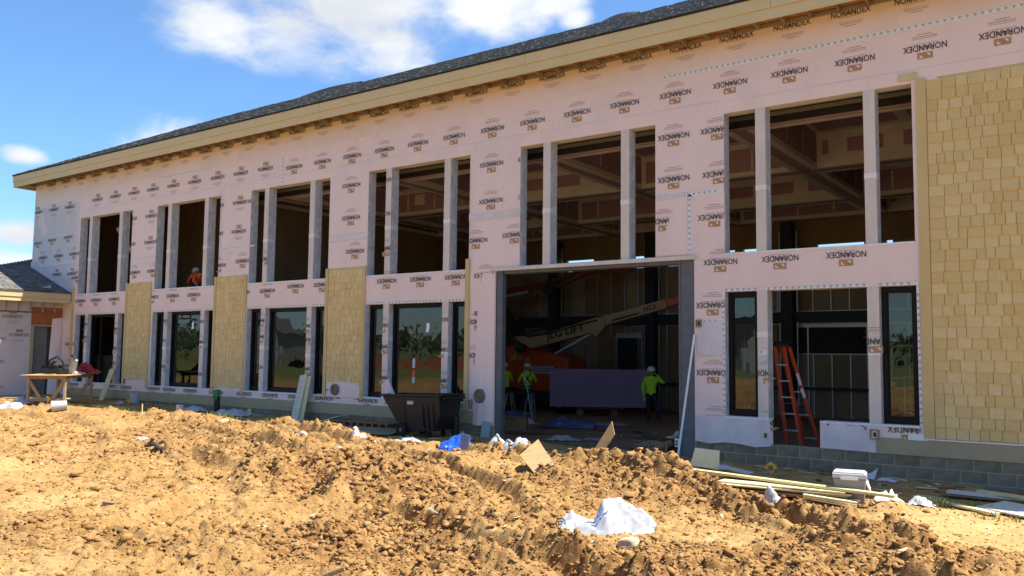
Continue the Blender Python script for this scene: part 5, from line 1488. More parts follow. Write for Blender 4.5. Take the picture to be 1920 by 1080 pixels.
# folded scaffold frame behind the right-hand window
sc = tag(empty('scaffold_frame', (-3.2, 1.6, FZ)), 'grey tubular scaffold frame standing behind the last ground-floor window', 'scaffold')
b = MB()
for x in (-.45,.75):
    for y in (-.3,.9): b.tube([(x,y,0),(x,y,1.75)], .022, 6)
for z in (.3,1.05,1.7):
    for y in (-.3,.9): b.tube([(-.45,y,z),(.75,y,z)], .02, 6)
o = b.build('frame', M['alu']); o.parent = sc
for a_, c_, r_ in (((-.45,-.3,.25),(.75,-.3,1.7),.018),((-.25,-.25,.25),(.75,-.25,1.45),.018),((-.45,.9,.25),(.75,.9,1.7),.018),((-.40,.3,.4),(.6,.0,1.85),.05)):
    b = MB(); b.tube([a_, c_], r_, 6); o = b.build('brace', M['alu']); o.parent = sc
b = MB(); b.box(-.48,.78,-.3,.9,2.28,2.32); b.box(-.46,-.42,-.28,-.24,1.7,2.28); o = b.build('deck', M['lumber']); o.parent = sc
b = MB(); b.tube([(-4.2,.2,.96),(-3.95,.22,1.02),(-3.8,.25,.97),(-3.7,.2,.99)], .02, 6); b.tube([(-4.35,.25,.955),(-4.1,.2,.99)], .015, 5); o = b.build('cable_scrap', M['black']); tag(o, 'tangle of dark cable scraps on the sill above the loose pink sheet', 'cable')
# ------------------------------------------------------------------ outside, along the wall from left to right
def at(x, y, dz=0.0): return (x, y, gz(x, y)+dz)
# trestle table
tb = tag(empty('work_table', (-26.65, -2.65, .52), math.radians(-45)), 'rough plywood work table on wooden trestle legs, loaded with tools, left of the first windows', 'table')
tb.scale = (1, 1, 1)
def tp_(mb, name, m_): 
    o = mb.build(name, m_); o.parent = tb; return o
b = MB(); b.box(-1.55,1.55,-.62,.62,.80,.822); tp_(b, 'table_top', M['plywood'])
for x in (-1.2, 1.2):
    for y in (-.50, .50):
        b = MB(); b.box(x-.045, x+.045, y-.03, y+.03, -.22, .78); tp_(b, 'leg', M['lumber'])
    b = MB(); b.box(x-.02, x+.02, -.55, .55, .70, .795); tp_(b, 'apron', M['lumber'])
    b = MB(); b.box(x-.02, x+.02, -.49, .49, .05, .12); tp_(b, 'stretcher', M['lumber'])
for y in (-.53, .53):
    b = MB(); b.box(-1.25, 1.25, y-.015, y+.015, .71, .80); tp_(b, 'apron', M['lumber'])
    for x in (-1.2, 1.2):
        b = MB(); b.bar((x, y, .72), (x, y*.1, -.05), .03, .09); tp_(b, 'brace', M['lumber'])
TZ = .52+.822
def tl(x, y): 
    c, s = math.cos(tb.rotation_euler.z), math.sin(tb.rotation_euler.z); return (-26.65+x*c-y*s, -2.65+x*s+y*c)
x, y = tl(.62, .05)
b = MB(); b.box(-.20,.20,-.14,.14,0,.13); b.box(-.13,.10,-.10,.10,.13,.20); b.tube([(-.25,0,.12),(-.20,0,.30),(.0,0,.38),(.16,0,.28),(.19,0,.13)], .025, 8); b.tube([(-.05,-.12,.2),(.12,-.14,.30)], .04, 8)
o = b.build('tool_case', M['black'], loc=(x, y, TZ), bevel=.012); o.rotation_euler = (0,0,.3); o.scale = (1.4,1.4,1.4); tag(o, 'black power tool with looped handle on the plywood work table', 'power tool')
x, y = tl(.12, .10)
b = MB(); b.tube([(0,0,0),(0,0,.16),(0,0,.19),(0,0,.24)], [.045,.045,.02,.018], 10); o = b.build('bottle', M['cream_board'], loc=(x-.13, y, TZ)); tag(o, 'small cream bottle among the tools on the work table', 'bottle')
b = MB(); b.prism([(-.22,-.02,0),(.20,-.02,.0),(.34,-.02,.30),(.26,-.02,.33),(.05,-.02,.12),(-.22,-.02,.10)], (0,0,0), (0,.05,0)); b.tube([(.28,0,.30),(.22,0,.38),(.12,0,.40)], .03, 8, 1); o = b.build('hand_tool', [M['primer_board'], M['black']], loc=(x+.05, y+.1, TZ)); o.scale = (1.4,1.4,1.4); tag(o, 'tan tool with a black grip tilted up on the work table', 'hand tool')
crumple('white_rag', tl(-.15, .32), .34, .2, .08, M['white_plastic'], 21, 14, 'white crumpled rag in the middle of the work table', 'rag', z0=TZ)
b = MB(); b.lathe([(.07,0),(.08,.02),(.075,.12),(.07,.14)], (0,0,0), 12); o = b.build('paint_tin', M['blue_print'], loc=(*tl(-.35, .12), TZ)); tag(o, 'small blue tin behind the white rag on the work table', 'tin')
crumple('red_jacket', tl(-.62, .42), .42, .30, .26, M['red_cloth'], 23, 22, 'red crumpled cloth bag at the right end of the work table', 'bag', z0=TZ, fold=.7)
b = MB(); b.bar((-.5,0,0),(.45,.05,.0),.10,.02); o = b.build('board_offcut', M['lumber'], loc=(*tl(.75, -.2), TZ+.012)); tag(o, 'short pale board offcut lying along the front of the work table', 'board')
b = MB(); b.bar((-.2,0,0),(.25,.02,.02),.22,.04); o = b.build('grey_board', M['grey_box'], loc=(*tl(-1.2, .55), TZ+.03)); tag(o, 'flat grey panel sticking out past the red bag on the table', 'panel')

def bucket(loc, rot, label, full=True):
    t = tag(empty('bucket', loc), label, 'bucket'); t.rotation_euler = rot
    b = MB(); prof = [(.125,0),(.150,.36)]; n = 20
    b.lathe([(.01,.005),(.125,0),(.132,.10),(.150,.36),(.156,.36),(.156,.32),(.150,.32),(.145,.355),(.128,.03),(.01,.03)], (0,0,0), n); o = b.build('pail', M['white_plastic'], t, smooth=False)
    b = MB(); b.tube([(.15*math.cos(a), .15*math.sin(a)*.3-.10*math.sin(a), .33-.16*math.sin(a)) for a in np.linspace(0, math.pi, 9)], .004, 5); b.build('handle', M['alu'], t)
bucket(at(-26.0,-.62), (0,0,.4), 'white plastic bucket standing by the leaning shake board')
bucket((-22.9,-4.35,gz(-22.9,-4.35)+.14), (math.radians(96), 0, math.radians(-30)), 'white plastic bucket tipped on its side in front of the work table')

# leaning boards with shake pattern
def lean(xb, yb, xt, yt, zt, w, t, material, label, cat, grooves=True, name='siding_board', group=None):
    z0 = gz(xb, yb); a = Vector((xb, yb, z0)); c = Vector((xt, yt, zt)); d = (c-a); L = d.length
    b = MB(); b.bar((0,0,0), c-a, w, t, 0, (0,-1,.2))
    o = b.build(name, material, loc=a); tag(o, label, cat, group)
    if grooves:
        g = MB(); n_ = d.cross(Vector((0,-1,.2))).normalized(); u = n_.cross(d.normalized())
        for k in range(1, 8):
            p = d*(k/8.2); q = u*(t/2+.002)*(-1 if u.y > 0 else 1); h = n_*(w/2-.006)
            g.bar(p+q-h, p+q+h, .012, .004)
        g.build('groove', M['skirt'], o)
    return o
lean(-28.24,-.50,-28.36,-.08,1.45,.30,.022, M['cream_board'], 'cream siding board leaning on the wall right of the work table', 'siding board')
lean(-18.45,-.45,-18.58,-.055,1.46,.28,.016, M['primer_board'], 'front pale shake board leaning by the third window group', 'siding board')
lean(-18.28,-.40,-18.40,-.045,1.43,.26,.014, M['cream_board'], 'cream board leaning just behind the pale shake board', 'siding board', False)
# stake
b = MB(); b.box(-.08,.08,-.06,.06,-.1,.30); o = b.build('wooden_post', M['primer_board'], loc=at(-21.4,-2.0)); tag(o, 'short thick wooden stake in the soil left of the taped pipe', 'stake')
b = MB(); b.box(-.012,.012,-.01,.01,-.05,.30); o = b.build('survey_stake', M['cream_board'], loc=at(-19.6,-4.2)); tag(o, 'thin pale survey stake standing in the rough soil', 'stake')
# pipe stubs with green tape
for x, y, h, lab in ((-21.9,-.45,.62,'black pipe stub with green taped top by the second shake panel'), (-12.75,-.50,.66,'black pipe stub with green taped top left of the tall opening')):
    t = tag(empty('pipe_stub', at(x, y)), lab, 'pipe')
    b = MB(); b.tube([(0,0,-.1),(0,0,h*.6),(0,0,h)], .085, 16); b.build('pipe', M['black'], t, smooth=False)
    b = MB(); b.lathe([(.088,h*.72),(.096,h*.80),(.090,h*.95),(.10,h),(.06,h+.03),(.02,h+.035)], (0,0,0), 14)
    for k in range(7):
        a = k*.9; b.bar((.09*math.cos(a),.09*math.sin(a),h*.9),(.13*math.cos(a),.13*math.sin(a),h*(.66+.08*math.sin(k*3))),.05,.006)
    b.build('tape_cap', M['green_tape'], t)

# tilt cart
TC = Vector((-13.36, -.92, gz(-13.36, -.92)))
ct = tag(empty('tilt_cart', tuple(TC), math.radians(4)), 'dark brown plastic tilt cart with wheels standing below the fourth window group', 'cart')
ct.scale = (.88,.95,.97)
def hull(b, y0, y1, inset):
    i = inset
    out = [(-1.02+i,.93),(.86-i,.97),(.84-i,.50),(.62-i*.8,.16+i),(-.30+i*.6,.10+i),(-.46+i,.16+i)]
    return [Vector((x, 0, z)) for x, z in out]
b = MB(); n = 6
A_ = hull(b, 0, 0, 0); I_ = hull(b, 0, 0, .03)
top_w, bot_w = .46, .36
def yw(z): return bot_w + (top_w-bot_w)*(z-.1)/.85
vs = [(p.x, -yw(p.z), p.z) for p in A_] + [(p.x, yw(p.z), p.z) for p in A_] + [(p.x, -yw(p.z)+.03, p.z) for p in I_] + [(p.x, yw(p.z)-.03, p.z) for p in I_]
fs = [(0,1,2,3,4,5)[::-1], tuple(range(6,12)), tuple(range(12,18)), tuple(range(18,24))[::-1]]
for k in range(1, 6):
    j = (k+1) % 6; fs.append((k, j, j+6, k+6)); fs.append((k+12, k+18, j+18, j+12))
fs += [(0,1,13,12), (6,18,19,7), (1,7,19,13), (0,12,18,6)]
b.add(vs, fs); o = b.build('tub', M['cart'], ct, bevel=.015)
b = MB()
for s in (-1, 1): b.bar((-1.10, s*.48, .955), (.90, s*.48, .995), .07, .05)
b.bar((-1.08,-.5,.955),(-1.08,.5,.955),.07,.05); b.bar((.90,-.5,.995),(.90,.5,.995),.09,.06); b.bar((.97,-.42,.93),(.97,.42,.93),.10,.05); b.build('rim', M['cart'], ct, bevel=.012)
b = MB()
for s in (-1, 1):
    for x in (.30, .46, .62):
        b = MB(); b.bar((x, s*.445, .78), (x+.02, s*.40, .22), .05, .05); b.build('rib', M['cart'], ct)
    b = MB(); b.bar((-.30, s*.452, .90), (-.24, s*.385, .14), .012, .012); b.build('seam', M['cart'], ct)
for s in (-1, 1):
    w = MB(); w.lathe([(.02,-.04),(.15,-.04),(.165,-.02),(.165,.02),(.15,.04),(.02,.04)], (-.38, s*.42, .155), 20, 0, Matrix.Rotation(math.radians(90), 4, 'X')); wo = w.build('wheel', M['rubber'], ct)
    w = MB(); w.lathe([(.015,-.045),(.05,-.045),(.05,.045),(.015,.045)], (-.38, s*.42, .155), 12, 0, Matrix.Rotation(math.radians(90), 4, 'X')); oo = w.build('hub', M['grey_box'], wo)
    w = MB(); w.lathe([(.01,-.025),(.07,-.025),(.07,.025),(.01,.025)], (.42, s*.28, .07), 14, 0, Matrix.Rotation(math.radians(90), 4, 'X')); w.build('caster', M['rubber'], ct)
b = MB(); b.box(-.17,.05,-.006,.006,-.05,.05); o = b.build('decal', [M['copper']], ct); o.location = (-.02,-.453,.80); o.rotation_euler = (math.radians(-6),0,0)
b = MB(); b.box(-.15,.03,-.010,-.0065,-.03,.03); o2 = b.build('decal_print', M['light_grey'], o)
c = TC + Vector((-.75, -.15, .60)); b = MB(); b.bar((0,0,0), (-.42,.05,.62), .24, .05, 0, (0,-1,0)); o = b.build('board_in_cart', M['wrap_grey'], loc=c); tag(o, 'pale grey board sticking up out of the brown tilt cart', 'board')

# plywood on the ground, pallet, scraps by the cart
b = MB(); b.box(-1.22,1.22,-.61,.61,0,.02); o = b.build('plywood_sheet', M['plywood_old'], loc=at(-15.1,-1.45,.03)); o.rotation_euler = (.015,.01,math.radians(16)); tag(o, 'weathered plywood sheet lying on the ground left of the tilt cart', 'plywood sheet')
pl = tag(empty('pallet', at(-15.75,-.42,.02), math.radians(2)), 'low brown wooden pallet lying against the block footing behind the plywood', 'pallet')
for k in range(6):
    b = MB(); b.box(-1.0,1.0,-.30+.11*k,-.215+.11*k,.10,.12); b.build('slat', M['wood_dark'], pl)
for k in range(9):
    b = MB(); b.box(-1.0+.24*k,-.93+.24*k,-.30,.30,.0,.098); b.build('block', M['wood_dark'], pl)
b = MB(); b.bar((-.3,0,.05),(.35,.1,.22),.35,.02); o = b.build('panel_scrap', M['primer_board'], loc=at(-16.95,-.50)); tag(o, 'grey tilted panel scrap at the left end of the pallet', 'panel scrap')
b = MB(); b.bar((-.5,0,.03),(.3,.0,.05),.20,.02); o = b.build('panel_scrap', M['wrap_grey'], loc=at(-17.9,-.85)); tag(o, 'flat pale strip on the ground right of the leaning shake boards', 'panel scrap')
b = MB(); b.bar((-.25,0,.02),(.25,.02,.03),.07,.03); o = b.build('board_offcut', M['primer_board'], loc=at(-13.0,-1.85)); tag(o, 'small white offcut on the ground right of the cart wheels', 'board')
b = MB(); b.bar((0,0,-.05),(.02,.04,.36),.24,.04,0,(0,-1,0)); o = b.build('foam_board', M['teal'], loc=at(-12.18,-.12)); tag(o, 'pale teal foam board leaning at the foot of the left steel jamb', 'foam board')

WB = 'white plastic scraps lying about the yard'
def scrap(x, y, sx, sy, h, label, seed, material='white_plastic', rz=0.0, cat='plastic scrap', n=14, name='plastic_scrap', **kw):
    return crumple(name, (x, y), sx, sy, h, M[material], seed, n, label, cat, rz, None, group=kw.pop('group', None), **kw)
scrap(-22.4,-.85,.55,.22,.16,'long white crumpled plastic at the wall left of the first taped pipe',31)
scrap(-20.6,-.75,.75,.28,.14,'large white crumpled plastic on the ground right of the first taped pipe',32)
scrap(-21.4,-.62,.28,.16,.10,'small grey plastic lump beside the first taped pipe',33,'wrap_grey')
scrap(-26.4,-3.9,.38,.28,.20,'white plastic bag heaped at the left legs of the work table',34)
scrap(-25.0,-4.9,.55,.35,.12,'white plastic sheet flat on the soil at the far left edge',35)
scrap(-26.3,-.95,.22,.12,.07,'bit of white plastic at the foot of the standing bucket',36)
scrap(-15.1,-6.9,.24,.14,.05,'flat white scrap on the lit soil at the far left',37)
scrap(-14.4,-5.55,.22,.14,.06,'folded white scrap on the lit soil below the first taped pipe',38)
scrap(-14.3,-4.9,.16,.12,.04,'smallest white scrap right of the folded white one',39)
scrap(-12.6,-5.25,.26,.18,.045,'crumpled white scrap on the lit soil below the leaning boards',40)
scrap(-12.0,-4.15,.28,.20,.04,'pale grey plastic scrap on the clods below the plywood sheet',41,'wrap_grey')
scrap(-12.2,-2.6,.36,.16,.08,'torn white plastic left of the blue tarp',42)
scrap(-12.2,-.85,.30,.20,.14,'white plastic bunched at the foot of the second taped pipe',43)
# blue tarp and white sheet with soil on them
scrap(-10.25,-3.55,.42,.28,.36,'bright blue plastic tarp crumpled on the soil below the tilt cart',44,'blue_tarp',.2,'tarp',26,'blue_tarp',peaks=[(-.7,.3,.45,.6),(.1,.8,.6,.75),(.8,.2,.5,.4)],fold=.28)
b = MB(); b.bar((0,0,0),(.03,.02,.34),.20,.02,0,(0,-1,0)); o = b.build('blue_board', M['dark_blue'], loc=at(-9.72,-3.95,-.03)); tag(o, 'small dark blue panel standing upright between the tarp and white sheet', 'panel')
scrap(-9.32,-3.25,.36,.26,.32,'white plastic sheet with two raised corners right of the blue tarp',45,'white_plastic',.1,'plastic sheet',26,'white_sheet',peaks=[(-.85,.5,.38,.75),(.85,.8,.38,.85),(0,.8,.8,.25)],fold=.16)
# plywood offcuts
def slab_poly(name, pts, t, material, label, cat):
    """flat board from 3D corner points, thickness t"""
    P = [Vector(p) for p in pts]; n_ = (P[1]-P[0]).cross(P[2]-P[0]).normalized()*t
    c = sum(P, Vector())/len(P); b = MB(); b.prism([p-c for p in P], (0,0,0), n_); o = b.build(name, material, loc=c); tag(o, label, cat); return o
z1 = gz(-7.9,-4.1)
slab_poly('plywood_offcut', [(-7.43,-5.45,.569),(-6.93,-5.80,.390),(-6.672,-5.67,.511),(-7.299,-5.15,.792)], .018, M['plywood'], 'pointed tan plywood offcut tilted up in the soil before the opening', 'plywood offcut')
slab_poly('plywood_offcut', [(-7.43,-3.42,.36),(-7.24,-3.40,.38),(-7.01,-3.30,.765),(-7.089,-3.25,.978)], .018, M['plywood'], 'narrow brown plywood strip standing tilted at the edge of the shade', 'plywood offcut')
slab_poly('white_offcut', [(-7.28,-3.62,gz(-7.28,-3.62)),(-7.16,-3.64,gz(-7.16,-3.64)),(-7.22,-3.60,gz(-7.2,-3.6)+.16),(-7.32,-3.56,gz(-7.3,-3.6)+.22)], .01, M['white_plastic'], 'small white strip standing beside the brown plywood strip', 'offcut')
# leaning pole
b = MB(); P0 = Vector((-7.18,-.50,gz(-7.18,-.5)-.02)); b.tube([(0,0,0), Vector((-7.02,-.03,2.52))-P0], .022, 8); o = b.build('metal_pole', M['white_paint'], loc=P0); tag(o, 'thin white pole leaning on the right steel jamb of the tall opening', 'pole')
# marker flags
def flag(x, y, h, s, label, tilt=0.0, hang=False):
    t = tag(empty('marker_flag', at(x, y)), label, 'flag', None); t.rotation_euler = (0, tilt, .6)
    b = MB(); b.tube([(0,0,-.05),(0,0,h)], .004, 5); b.build('wire', M['alu'], t)
    b = MB(); b.add([(0,-.002,h),(s*.55,-.03,h-s*.35),(s*.15,.0,h-s*1.05),(-s*.5,.02,h-s*.55)], [(0,1,2,3)]); b.build('pennant', M['flag'], t, fix=False)
    if s > .15:
        b = MB(); b.box(-s*.18,s*.18,-.045,-.035,h-s*.75,h-s*.35); b.build('print', M['ink_grey'], t)
flag(-5.1,-1.25,.24,.20,'yellow marker flag with dark print by the block footing')
flag(-25.4,-1.2,.22,.16,'yellow marker flag on the ground right of the standing bucket')
flag(-24.9,-3.9,.24,.16,'yellow marker flag under the work table')
flag(-20.0,-.75,.24,.14,'yellow marker flag left of the leaning shake boards')

# pale boards lying at the far left
b = MB(); b.bar((-2.2,0,.05),(1.5,.2,.16),.14,.03); o = b.build('plank', M['cream_board'], loc=at(-27.2,-3.1)); tag(o, 'cream plank lying on the ground left of the work table', 'plank')
b = MB(); b.bar((-2.4,0,.02),(1.6,.1,.05),.2,.03); o = b.build('plank', M['wood_dark'], loc=at(-28.3,-2.2)); tag(o, 'dark plank lying on the ground under the low wing', 'plank')
b = MB(); b.bar((-.8,0,.02),(.9,.15,.03),.09,.03); o = b.build('plank', M['wood_dark'], loc=at(-25.6,-.9)); tag(o, 'dark plank flat on the ground behind the first yellow flag', 'plank')

# heap of siding scraps at the footing
SG = 'siding scraps heaped at the block footing'
sx, sy = -5.88, -2.15; z = gz(sx, sy)
slab_poly('siding_scrap', [(sx-.24,sy-.12,z+.16),(sx+.27,sy-.12,z+.12),(sx+.22,sy+.04,z+.42),(sx-.22,sy+.04,z+.44)], .012, M['cream_board'], 'upright cream siding scrap on top of the heap by the footing', 'siding scrap')
scr = [((-.62,-.05,.05),(-.18,.06,.20),.22,'primer_board','white siding scrap tilted at the left of the heap'), ((.22,.0,.18),(.78,.0,.10),.26,'wrap_grey','grey siding scrap sloping off the right of the heap'), ((-.72,-.3,.03),(-.1,-.28,.05),.16,'cream_board','cream siding scrap lowest at the left of the heap'),
       ((-.1,-.35,.05),(.62,-.30,.08),.16,'cream_board','cream siding scrap lying low in front of the heap'), ((.35,-.35,.09),(1.05,-.25,.05),.12,'primer_board','narrow white siding scrap at the right of the heap'), ((.5,-.1,.03),(1.1,-.05,.04),.18,'wood_dark','dark wood scrap under the right of the heap'), ((-.3,-.15,.08),(.35,-.12,.10),.2,'wood_dark','brown scrap under the upright cream siding scrap')]
for a, c, w, mt, lab in scr:
    b = MB(); b.bar(a, c, w, .012); o = b.build('siding_scrap', M[mt], loc=(sx, sy, z)); tag(o, lab, 'siding scrap', SG)
scrap(-5.95,-1.45,.10,.10,.10,'tiny white plastic on the top of the siding heap',47,n=8)
scrap(-6.75,-1.35,.16,.12,.10,'white plastic at the foot of the leaning white pole',48,n=10)
scrap(-6.4,-1.75,.22,.14,.10,'white plastic strip left of the siding heap',49,n=10)
# long boards and the stack of siding
b = MB(); a0 = Vector((-5.75,-3.05,.27)); a1 = Vector((-2.60,-3.56,.24)); b.bar((0,0,0), a1-a0, .13, .035); o = b.build('long_board', M['cream_board'], loc=a0); tag(o, 'longest cream board lying in front of the cooler and the stack', 'board', 'long cream boards')
b = MB(); a0 = Vector((-2.62,-2.15,gz(-2.62,-2.15)+.05)); a1 = Vector((-1.50,-2.85,gz(-1.5,-2.85)+.03)); b.bar((0,0,0), a1-a0, .12, .03); o = b.build('long_board', M['cream_board'], loc=a0); tag(o, 'cream board lying on the lit soil right of the cooler', 'board', 'long cream boards')
zs_ = max(gz(-4.3,-3.6), gz(-3.7,-3.4))
labs = ['top cream siding board of the stack beside the cooler', 'second siding board from the top of the stack by the cooler', 'siding board in the middle of the stack by the cooler', 'lower brown siding board in the stack by the cooler', 'bottom brown board of the stack by the cooler']
for k in range(5):
    b = MB(); b.box(-.95+.05*random.random(), .95-.10*random.random(), -.15, .15, 0, .018)
    o = b.build('siding_board', M['cream_board' if k > 2 else 'wood_dark' if k < 2 else 'plywood'], loc=(-4.15+random.uniform(-.12,.12), -3.45+random.uniform(-.06,.06), zs_+.02+.028*k)); o.rotation_euler = (random.uniform(-.02,.02), random.uniform(-.01,.01), math.radians(6)+random.uniform(-.11,.11)); tag(o, labs[4-k], 'siding board', 'stack of siding boards by the cooler')
for k in range(3):
    b = MB(); b.box(-.36,.36,-.10,.10,0,.018); o = b.build('siding_board', M['cream_board'], loc=(-3.45, -3.55, gz(-3.45,-3.55)+.03+.026*k)); o.rotation_euler = (0, .06, -.1+.08*k); tag(o, ('lowest', 'middle', 'uppermost')[k]+' short cream board of the small pile at the left foot of the cooler', 'board', 'short boards at the cooler')
# cooler
cl_ = tag(empty('cooler', at(-3.28,-3.20,.0), math.radians(12)), 'grey drinks cooler with pale lid and white rope handle standing on the soil', 'cooler')
cl_.scale = (.72, .9, 1.02)
b = MB(); b.add([(-.26,-.18,0),(.26,-.18,0),(.26,.18,0),(-.26,.18,0),(-.29,-.205,.36),(.29,-.205,.36),(.29,.205,.36),(-.29,.205,.36)], [(0,3,2,1),(4,5,6,7),(0,1,5,4),(1,2,6,5),(2,3,7,6),(3,0,4,7)]); b.box(-.30,.30,-.215,.215,.335,.37); b.build('body', M['grey_plastic'], cl_, bevel=.02)
b = MB(); b.box(-.31,.31,-.225,.225,.372,.435); b.box(-.28,.28,-.20,.20,.435,.455); b.build('lid', M['light_grey'], cl_, bevel=.02)
b = MB(); b.box(-.16,.16,-.236,-.226,.355,.40); b.build('latch', M['white_paint'], cl_)
b = MB(); b.tube([(.30,-.10,.33),(.35,-.10,.22),(.36,0,.18),(.35,.10,.22),(.30,.10,.33)], .022, 8); b.build('handle', M['white_paint'], cl_, smooth=True)
scrap(-2.85,-2.85,.16,.16,.16,'cream crumpled bag at the right foot of the cooler',51,'primer_board',cat='bag',name='paper_bag')
scrap(-2.45,-2.75,.20,.14,.12,'clear crinkled plastic on the soil right of the cooler',52,'reveal')
slab_poly('paper_scrap', [(-3.85,-.62,gz(-3.85,-.62)+.02),(-3.55,-.60,gz(-3.55,-.6)+.02),(-3.52,-.45,gz(-3.5,-.45)+.20),(-3.60,-.50,gz(-3.6,-.5)+.12)], .004, M['wrap_grey'], 'upright triangular pale scrap at the footing behind the cooler', 'paper scrap')
scrap(-3.35,-.55,.20,.10,.05,'flattened pale scrap at the footing right of the triangular one',53,'wrap_grey',n=10)
scrap(-3.95,-4.55,.17,.15,.10,'small round white bag on the clods in front of the stack',54,'white_plastic',n=14,cat='bag',name='plastic_bag',fold=.3)
# boards at the right edge
for k, (x, y, rz, lab, mt) in enumerate(((-1.75,-1.55,.10,'lower brown board of the pair at the right edge','wood_dark'),(-1.68,-1.50,.06,'upper cream board of the pair at the right edge','primer_board'))):
    b = MB(); b.box(-.62,.62,-.16,.16,0,.02); o = b.build('siding_board', M[mt], loc=at(x, y, .03+.035*k)); o.rotation_euler = (0,.02,rz); tag(o, lab, 'siding board', 'board pair at the right edge')
b = MB(); b.box(-.50,.55,-.34,.34,0,.022); o = b.build('siding_sheet', M['primer_board'], loc=at(-1.20,-2.45,.03)); o.rotation_euler = (.04,.03,-.45); tag(o, 'wide pale panel lying on the soil at the right edge', 'panel')
b = MB(); b.bar((-.75,.55,.10),(.6,-.35,.14),.12,.04); o = b.build('plank', M['cream_board'], loc=at(-1.15,-1.85)); tag(o, 'cream plank lying across the wide panel at the right edge', 'plank')
b = MB(); b.bar((-.4,0,.03),(.8,.02,.05),.06,.03); o = b.build('conduit', M['grey_box'], loc=at(-1.55,-.45)); tag(o, 'short grey conduit lying at the footing by the right edge', 'conduit')

# big white bag in front
er, ef = Vector((.866,.5,0)), Vector((-.5,.866,0)); BO = Vector((-4.18,-8.62,0))
front = [(-.47,-.02),(-.42,-.05),(-.30,-.02),(-.20,-.06),(-.10,-.12),(.02,-.13),(.14,-.11),(.26,-.10),(.38,-.06),(.48,-.02)]
backe = [(-.46,.10,.10),(-.42,.14,.17),(-.33,.18,.21),(-.22,.16,.13),(-.10,.20,.09),(-.02,.26,.33),(.10,.31,.34),(.22,.31,.30),(.36,.25,.24),(.50,.13,.09)]
def lerp_list(L, t):
    q = t*(len(L)-1); i = min(int(q), len(L)-2); f = q-i; return [a*(1-f)+b*f for a, b in zip(L[i], L[i+1])]
bv = []; bf = []; NU, NV = 54, 34
zb_ = gz(BO.x, BO.y)
for jj in range(NV+1):
    for ii in range(NU+1):
        t, w = ii/NU, jj/NV
        f_, b_ = lerp_list(front, t), lerp_list(backe, t)
        if w < .72:
            q = w/.72; x = f_[0]*(1-q)+b_[0]*q; y = f_[1]*(1-q)+b_[1]*q; z = b_[2]*(q**1.25)
            z = z*.80 + .03*math.sin(math.pi*q)
        else:
            q = (w-.72)/.28; x = b_[0]; y = b_[1]+.16*q; z = b_[2]*(1-q)**.8
        e = min(1, 6*min(w, 1-w)+.15)
        fold = .022*(1-2*abs(float(vn(t*7+w*2, w*3.2, 301)))) + .012*(1-2*abs(float(vn(t*15-w*5, w*7, 302)))) + .005*float(vn(t*34, w*22, 303))
        z += fold*e; y += .6*fold; x += .012*float(vn(t*9, w*6, 304))
        P = BO + er*x + ef*y
        bv.append((P.x, P.y, max(zb_-.02 + z, gz(P.x, P.y)*.5 + (zb_-.03)*.5 + z*.9) + .012))
for jj in range(NV):
    for ii in range(NU):
        q = jj*(NU+1)+ii; bf.append((q, q+1, q+NU+2, q+NU+1))
BL = Vector((BO.x, BO.y, zb_))
bag = np_mesh('plastic_bag', np.array(bv)-np.array(BL), np.array(bf), M['bag_film']); bag.location = BL
tag(bag, 'large white plastic bag with blue print crumpled on the churned soil', 'plastic bag')
def bag_at(t, w): return Vector(bag.data.vertices[int(w*NV)*(NU+1)+int(t*NU)].co)
toward = (-ef*.010 + Vector((0,0,.006)))
for k, (t0, w0, t1, w1) in enumerate(((.36,.52,.50,.66),(.38,.46,.56,.58),(.41,.40,.60,.50))):
    b = MB(); pts = [bag_at(t0+(t1-t0)*q, w0+(w1-w0)*q)+toward for q in np.linspace(0, 1, 9)]
    for a, c in zip(pts[:-1], pts[1:]): b.bar(a, c, .010, .002, 0, -ef)
    o = b.build('print', M['blue_print']); o.parent = bag
b = MB(); c0 = bag_at(.07, .36)+toward
for q in range(14):
    a0_, a1_ = q/14*2*math.pi, (q+1)/14*2*math.pi; up_ = Vector((0,0,.8))+ef*.35
    b.bar(c0+er*.045*math.cos(a0_)+up_*.05*math.sin(a0_), c0+er*.045*math.cos(a1_)+up_*.05*math.sin(a1_), .010, .003, 0, -ef)
b.bar(c0-er*.025+up_*.015, c0+er*.025+up_*.02, .010, .003, 0, -ef); b.bar(c0-er*.025-up_*.018, c0+er*.025-up_*.012, .010, .003, 0, -ef)
o = b.build('logo', M['ink']); o.parent = bag
# stones, blocks and boards in the front
def stone(x, y, s, label, seed, material='stone', flat=.55):
    V, F = ico(3); d = 1+.28*fbm(V[:, 0]*1.7+seed, V[:, 1]*1.7+V[:, 2]*2.1, seed, 2)[:, None]
    W = V*d*np.array([s, s*.75, s*flat]); o = np_mesh('stone', W, F, M[material], smooth=False); o.location = at(x, y, s*flat*.35); tag(o, label, 'stone'); return o
stone(-3.62,-9.15,.13,'pale flat stone below the large white bag',3); stone(-5.95,-9.1,.09,'pale angular stone on the soil left of the large white bag',4)
stone(-8.0,-10.9,.10,'pale broken stone in the lower middle of the soil',5,flat=.35); stone(-10.5,-6.2,.08,'chalky stone on the clods under the blue tarp',6)
stone(-6.35,-11.0,.09,'flat pale stone at the bottom edge',9,flat=.3); stone(-17.0,-3.75,.16,'white stone at the edge of the shade left of the leaning boards',7)
b = MB(); b.bar((-.32,.06,.05),(.34,-.10,.10),.11,.03); o = b.build('plank', M['plywood_old'], loc=at(-6.05,-12.42,-.08)); tag(o, 'weathered plank half buried at the bottom left edge', 'plank')
b = MB(); b.bar((-.22,0,.03),(.20,.02,.04),.13,.03); o = b.build('plank', M['lumber'], loc=at(-5.20,-11.85,-.05)); tag(o, 'short pale plank end at the bottom edge', 'plank')
